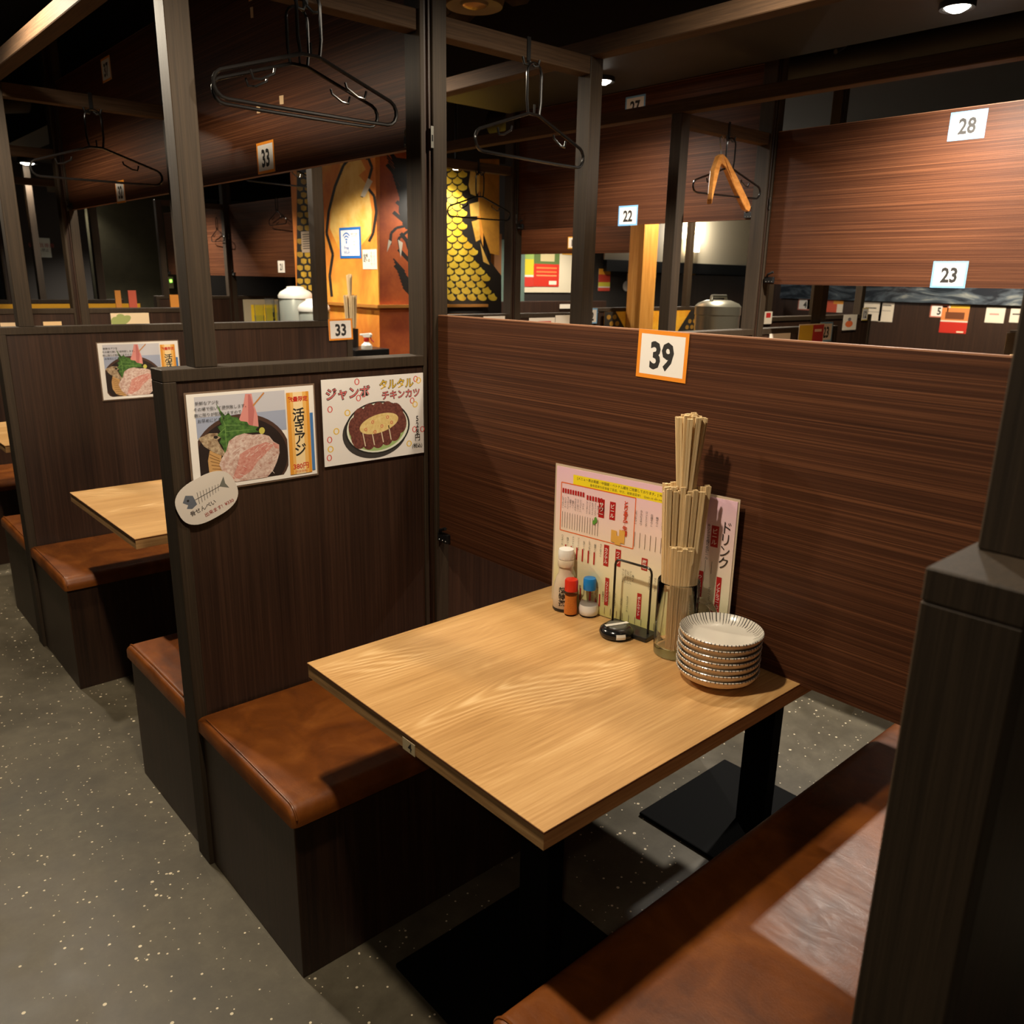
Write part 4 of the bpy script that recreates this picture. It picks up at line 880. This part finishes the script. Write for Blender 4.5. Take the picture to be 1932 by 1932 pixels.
# papers on the farther partitions of the near aisle
YK2 = Y0 + 2 * PITCH - .0008
s = paper('green_pod_sheet', 'sheet with drawn green pods on a far partition', 'poster', 1, YK2, (208, 591), (284, 628), flat(226, 204, 168))
s.shapes('pods', flat(150, 160, 96), [ell(s.w * .30, s.h * .38, .05, .022, 16, rot=-.5), ell(s.w * .12, s.h * .4, .026, .026, 12), ell(s.w * .25, s.h * .16, .022, .014, 12)])
paper('pale_sheet', 'plain pale sheet above the cap of the second partition', 'poster', 1, YK2, (0, 609), (54, 640), flat(226, 198, 160))
paper('pale_sheet', 'short pale sheet with an orange blot, left of the green pods', 'poster', 1, YK2, (81, 607), (120, 640), flat(226, 190, 140))
YK3 = Y0 + 3 * PITCH - .0008
paper('yellow_strip', 'long yellow strip below a far partition cap', 'banner', 1, YK3, (-30, 574), (265, 582), flat(232, 170, 20))
for a, b, c_, lb in [((216, 548), (229, 566), (200, 126, 40), 'small orange menu stand above the yellow strip'), ((241, 548), (258, 565), (196, 84, 56), 'small red menu stand above the yellow strip'), ((320, 556), (344, 578), (206, 130, 40), 'small orange menu stand beside the grey post')]:
    A, B = PX(*a, 1, 5.6), PX(*b, 1, 5.6); m = MB(); m.box(A.x, 5.6, B.z - .25, B.x, 5.61, A.z); tag(m.build('menu_stand', flat(*c_), at=(A.x, 5.6, B.z - .25)), lb, 'menu')
m = MB(); m.box(.3, 5.50, 0, 2.0, 5.80, PX(230, 566, 1, 5.6).z - .25); tag(m.build('far_counter', LAM_V, at=(.3, 5.5, 0)), 'dark far counter behind the yellow strip', 'counter')
m = MB(); m.box(2.02, 9.0, 0, 3.05, 9.08, 2.75); gw = struct(m.build('wall_olive', GREENW))
P0 = PX(311, 522, 1, 8.995); m = MB(); m.box(P0.x, 8.985, P0.z - .125, P0.x + .085, 9.0, P0.z); sw = m.build('light_switch', flat(206, 196, 150, .4), at=(P0.x, 8.985, P0.z - .125)); tag(sw, 'pale wall switch with a green light on the olive wall', 'switch')
sw.name = 'light_switch'; m = MB(); m.box(P0.x + .045, 8.981, P0.z - .06, P0.x + .07, 8.985, P0.z - .03); g_ = m.build('indicator', emit('green_indicator', (.35, 1, .1), 3)); g_.parent = sw; g_.location = -sw.location
s = paper('white_notice', 'white notice with red print in the far dark', 'notice', 1, 8.6, (58, 448), (98, 486), flat(196, 200, 190))
s.text('lettering', flat(150, 60, 50), [('従業員専用', s.w * .5, s.h * .38, .045)]); s.text('small_lettering', PRINT, [('立入禁止', s.w * .5, s.h * .62, .032)])
m = MB(); m.box(s.O.x - .1, 8.602, 0, s.O.x + .5, 8.66, 2.75); struct(m.build('wall_dark_stub', DARKW))
P0, P1 = PX(185, 405, 1, 8.9), PX(192, 440, 1, 8.9)
s = paper('far_sign', 'dim beige sign board high on the far dark wall', 'sign', 1, 11.195, (158, 402), (193, 440), flat(92, 84, 64))
# far left: pale cloth and a steel stand
A, B = PX(-30, 335, 1, 7.7), PX(38, 440, 1, 7.7); m = MB(); n = 24
V = [(A.x + (B.x - A.x) * k / n, 7.7 + .03 * math.sin(k * 1.3), z) for k in range(n + 1) for z in (B.z, A.z)]
V += [(x, y + .006, z) for x, y, z in V]; N2 = 2 * (n + 1)
m.add(V, [(2 * k, 2 * k + 2, 2 * k + 3, 2 * k + 1) for k in range(n)] + [(N2 + 2 * k + 1, N2 + 2 * k + 3, N2 + 2 * k + 2, N2 + 2 * k) for k in range(n)])
tag(m.build('shop_curtain', flat(206, 176, 136, .8), at=(A.x, 7.7, B.z), smooth=True), 'short beige curtain hanging at the far end of the aisle', 'curtain')
m = MB(); m.tube([(A.x - .1, 7.7, A.z), (B.x + .1, 7.7, A.z)], .012, 8); m.box(B.x + .08, 7.66, 0, B.x + .13, 7.74, 2.75); struct(m.build('trim_curtain_post', POST))
P = PX(5, 470, 1, 7.6); m = MB(); m.lathe([(.05, 0), (.07, 1.3), (.03, 1.5), (.03, 1.75)], (P.x, 7.6, 0), 16); tag(m.build('steel_stand', flat(130, 136, 142, .3, .8), at=(P.x, 7.6, 0), smooth=True), 'pale steel stand at the far end of the near aisle', 'stand')

# ------------------------------------------------------------------ beyond the second row
copy_tree(part0, loc=(M3X, 3.60, 0), label='dark partition faced with a painted yellow fish, right of card 22')
copy_tree(sl, loc=(M3X + XC, 5.208, 1.615), label='lifted divider panel with the small card 11')
m = MB(); m.box(3.9, 5.26, 0, 5.9, 5.32, 1.20); tag(m.build('low_screen', LAM_V, at=(3.9, 5.26, 0), bevel=.003), 'low dark wooden screen in front of the notice board', 'screen')
A, B = PX(944, 452, 1, 5.57), PX(990, 452, 1, 5.57); m = MB(); m.box(A.x, 5.56, 0, B.x, 5.6, A.z); struct(m.build('door_1', flat(96, 116, 104, .5)))
m = MB(); m.box(A.x - .09, 5.55, 0, A.x, 5.6, A.z + .05); struct(m.build('trim_door', flat(120, 76, 34, .5)))
pcard('11', 0, M3X + XC - .0005, 1072, 447, 'small white card 11 on a lifted far panel', flat(226, 170, 60, .5), .125, .095)
W_ = PX(1140, 574, 1, 3.595).x, PX(1330, 574, 1, 3.595).x
s = Sheet('painted_board', 'yellow board painted with dark fish scales on a far half wall', 'mural', (W_[0], 3.592, 1.178), *FACE_Y, W_[1] - W_[0], .40, speckle('board_yellow', S(214, 140, 30), S(244, 190, 56), 4, .5), .004)
w_, h_ = s.w, .40
s.shapes('dark_ground', MBLK, [[(0, 0), (w_ * .10, 0), (w_ * .20, h_ * .35), (w_ * .36, h_ * .7), (w_ * .42, h_), (0, h_)], [(w_, 0), (w_ * .84, 0), (w_ * .72, h_ * .4), (w_ * .58, h_), (w_, h_)]])
s.shapes('scales', flat(150, 108, 30), [ell(w_ * (.04 + .052 * i + (.026 if j % 2 else 0)), h_ * (.10 + .12 * j), .024, .018, 10) for i in range(7) for j in range(8) if .04 + .052 * i < .10 + .035 * j] + [ell(w_ * (.97 - .052 * i - (.026 if j % 2 else 0)), h_ * (.10 + .12 * j), .024, .018, 10) for i in range(7) for j in range(8) if .05 + .052 * i < .14 + .035 * j])
xa, xb = PX(1212, 500, 1, 3.45).x, PX(1239, 500, 1, 3.45).x
m = MB(); m.box(xa, 3.45, 0, xb, 3.585, 2.75); tag(m.build('square_post', grain('amber_post', S(176, 116, 44), S(206, 142, 62), S(226, 168, 88), (90, 90, 3), .5), at=(xa, 3.45, 0), bevel=.004), 'amber wooden square post standing before the painted half wall', 'post')
Pb = PX(1353, 600, 1, 2.75); r_ = (PX(1384, 580, 1, 2.75).x - PX(1323, 580, 1, 2.75).x) / 2 * .8
t = thing('steel_barrel', 'big steel drink barrel with a handled lid, right of the painted wall', 'barrel', (Pb.x, 2.75, .7)); zt_ = PX(1353, 558, 1, 2.75).z; c = (Pb.x, 2.75, 0)
MB().lathe([(.0005, .7), (r_, .7), (r_, zt_ - .13), (r_ * 1.03, zt_ - .125), (r_ * 1.03, zt_ - .07), (r_ * .9, zt_ - .05), (r_ * .55, zt_ - .03), (.0005, zt_ - .026)], c, 40).build('body', flat(150, 148, 134, .3, .7), t, True)
m = MB(); m.tube([Vector((Pb.x - .09, 2.75, zt_ - .045)), Vector((Pb.x - .08, 2.75, zt_ - .004)), Vector((Pb.x + .08, 2.75, zt_ - .004)), Vector((Pb.x + .09, 2.75, zt_ - .045))], .012, 10); m.build('lid_handle', flat(140, 138, 126, .3, .7), t, True)
m = MB(); m.box(Pb.x - .25, 2.5, 0, Pb.x + .55, 3.0, .70); tag(m.build('barrel_cabinet', LAM_V, at=(Pb.x, 2.5, 0)), 'dark cabinet under the steel barrel', 'cabinet')
# wall lamp and posters on the inner back wall
P = PX(1307, 460, 1, 5.53); t = thing('wall_lamp', 'glowing square wall lamp under the cream band', 'lamp', P)
m = MB(); m.box(P.x - .10, 5.50, P.z - .09, P.x + .10, 5.55, P.z + .09); m.build('shade', emit('glowing_shade', (1, .9, .72), 5), t)
ld = bpy.data.lights.new('lamp_light', 'POINT'); ld.energy = 34; ld.color = WHITE; ld.shadow_soft_size = .05; lo = bpy.data.objects.new('lamp_light', ld); col.objects.link(lo); lo.parent = t; lo.location = (0, -.08, .16)
def flyer(label, ax, val, a, b, bands, name='flyer', cat='flyer', base=(226, 214, 196)):
    s = paper(name, label, cat, ax, val, a, b, flat(*base))
    for k, (c_, R_) in enumerate(bands): s.shapes('printed_band', flat(*c_), [rect(s.w * R_[0], s.h * R_[1], s.w * R_[2], s.h * R_[3])])
    return s
s = paper('notice_board', 'cream notice board on the back wall under the small card 11', 'notice board', 1, 5.598, (990, 460), (1086, 552), CREAM, .01)
flyer('large red flyer with a green dish photo on the notice board', 1, 5.585, (1008, 466), (1054, 541), [((90, 110, 56), (0, 0, 1, .42)), ((196, 178, 130), (.25, .05, .8, .35)), ((196, 44, 26), (0, .42, 1, 1)), ((222, 120, 60), (.1, .5, .9, .54)), ((222, 120, 60), (.1, .6, .9, .64)), ((222, 150, 90), (.1, .7, .9, .73)), ((236, 214, 190), (.6, .85, .9, .95))])
flyer('green and yellow flyer at the left of the notice board', 1, 5.585, (991, 466), (1006, 541), [((150, 176, 90), (0, 0, 1, .5)), ((210, 190, 40), (0, .3, 1, .7)), ((196, 50, 36), (0, .75, 1, 1))])
flyer('orange strip at the top corner of the notice board', 1, 5.585, (1061, 466), (1085, 481), [((226, 156, 30), (0, 0, 1, 1))])
flyer('red and yellow dish flyer on the dark wall left of the amber post', 1, 5.598, (1130, 507), (1150, 549), [((226, 150, 36), (0, 0, 1, .25)), ((190, 60, 40), (0, .25, 1, .6)), ((206, 190, 60), (0, .6, 1, .8)), ((200, 70, 50), (0, .85, 1, 1))])
s = flyer('pale square flyer with a dark bowl and a round tag on the dark wall', 1, 5.598, (1183, 516), (1208, 546), [], base=(206, 180, 160)); s.shapes('bowl', flat(70, 50, 42), [ell(s.w * .45, s.h * .55, s.w * .33, s.h * .28, 20)]); s.shapes('round_tag', flat(226, 214, 200), [ell(s.w * .0, s.h * .8, .06, .055, 20)])
flyer('red noodle flyer on the dark wall right of the dark post', 1, 5.598, (1286, 512), (1309, 552), [((226, 170, 40), (.5, 0, 1, .2)), ((226, 196, 150), (.1, .2, .9, .55)), ((150, 90, 50), (.25, .3, .75, .48)), ((200, 40, 40), (0, .6, 1, 1))])
# papers above the top edge of panel 39
flyer('white sheet with red characters, left end of the row over panel 39', 1, M2Y + PITCH - .0008, (998, 600), (1046, 630), [((196, 100, 90), (.35, .2, .85, .4))])
s = flyer('white sheet with a sketched mark beside card 22', 1, M2Y + PITCH - .0008, (1048, 595), (1090, 630), [((60, 54, 50), (.2, .45, .5, .52))])
flyer('thin white slip on the partition before the mural', 1, M2Y + PITCH - .0008, (912, 597), (952, 630), [])
flyer('small pale label by the notice board, lower edge', 1, 5.25, (1056, 574), (1077, 582), [])
s = flyer('red and yellow striped flyer beside the end card 23', 1, M2Y - .0008, (1508, 612), (1550, 660), [((214, 176, 40), (.02, .04, .55, .7)), ((176, 30, 26), (.55, .04, .98, 1)), ((190, 50, 26), (.02, .7, .98, 1)), ((230, 200, 180), (.62, .2, .9, .3))])
flyer('plain pale slip below the barrel, on the wooden-hanger partition', 1, M2Y - .0008, (1452, 630), (1488, 660), [])
flyer('white slip with a red stamp by the tall post left of card 4', 1, 2.119, (1443, 588), (1455, 611), [((190, 40, 40), (.2, .1, .8, .5))])
s = flyer('white card with an orange crab-like drawing below card 12', 1, 2.119, (1592, 594), (1614, 622), []); s.shapes('drawing', flat(226, 110, 60), [ell(s.w * .45, s.h * .6, s.w * .28, s.h * .22, 14)]); s.shapes('drawing_top', flat(120, 110, 110), [ell(s.w * .45, s.h * .3, s.w * .12, s.h * .12, 10)])
XW = 9.498
card('5', PX(1757, 574, 0, XW), FACE_X, 'small red-bordered card 5 on the far right wall', flat(190, 110, 90), .20, .145)
card('4', PX(1507, 563, 0, XW), FACE_X, 'red-bordered number four card next to the yellow printed sheet', flat(190, 110, 90), .20, .145)
flyer('yellow printed sheet beside card 4', 0, XW, (1524, 565), (1541, 584), [((120, 100, 40), (.2, .2, .8, .3)), ((120, 100, 40), (.2, .5, .8, .6))], base=(214, 182, 80))
flyer('wide red and orange flyer right of card 4', 0, XW, (1555, 566), (1589, 590), [((200, 80, 50), (0, 0, .7, 1)), ((226, 150, 40), (.5, 0, 1, .3))])
flyer('white typed sheet behind card 12', 0, XW, (1631, 570), (1661, 606), [((60, 54, 50), (.1, .28, .7, .34)), ((150, 140, 130), (.1, .5, .9, .53))])
flyer('white typed sheet right of the one behind card 12', 0, XW, (1661, 571), (1683, 608), [((90, 84, 80), (.2, .1, .8, .16)), ((150, 140, 130), (.2, .4, .8, .43))])
flyer('red dish flyer on the far wall right of card 5', 0, XW, (1779, 575), (1822, 630), [((226, 180, 50), (.3, 0, 1, .1)), ((214, 130, 70), (0, .1, 1, .55)), ((110, 60, 30), (.15, .25, .85, .5)), ((190, 40, 26), (0, .6, 1, 1)), ((236, 220, 190), (.65, .92, .9, .97))])
flyer('pale sheet with faint pink sketch on the far right wall', 0, XW, (1862, 579), (1893, 610), [((190, 140, 130), (.2, .4, .7, .5))])
flyer('pale typed sheet at the right of the far wall', 0, XW, (1908, 582), (1945, 610), [((60, 54, 50), (.1, .35, .5, .45))])
s = flyer('white sheet with bold pen writing on the partition past card 23', 1, .699, (1900, 628), (1990, 760), []); s.text('lettering', flat(40, 60, 44), [('ぷ丼', s.w * .30, s.h * .24, .10, .01)])
# chopsticks of the farther tables
for (u, v, y_, lb, wh, sd) in [(1583, 616, .885, 'dark cup of chopsticks behind panel 39, right of the end card 23', 'the cup right of card 23', 21), (1918, 656, .38, 'dark cup of chopsticks before the pen-written sheet', 'the cup before the pen-written sheet', 22)]:
    P = PX(u, v, 1, y_); c = Vector((P.x, y_, .7002)); holder(c, .12, .045, lb); tiers(c, sd, wh, few=1)
# latch-high dark curved screen beyond the barrel
m = MB(); n = 14; V = []
for k in range(n + 1):
    a = PI * (.15 + .7 * k / n); V += [(7.6 - 1.3 * math.cos(a), 5.55 - .35 * math.sin(a), 0), (7.6 - 1.3 * math.cos(a), 5.55 - .35 * math.sin(a), 1.48)]
m.add(V, [(2 * k, 2 * k + 2, 2 * k + 3, 2 * k + 1) for k in range(n)]); struct(m.build('wall_curved_screen', grain('black_ribbed_wood', S(20, 17, 15), S(32, 27, 23), S(44, 38, 32), (90, 90, 2), .4), smooth=True))
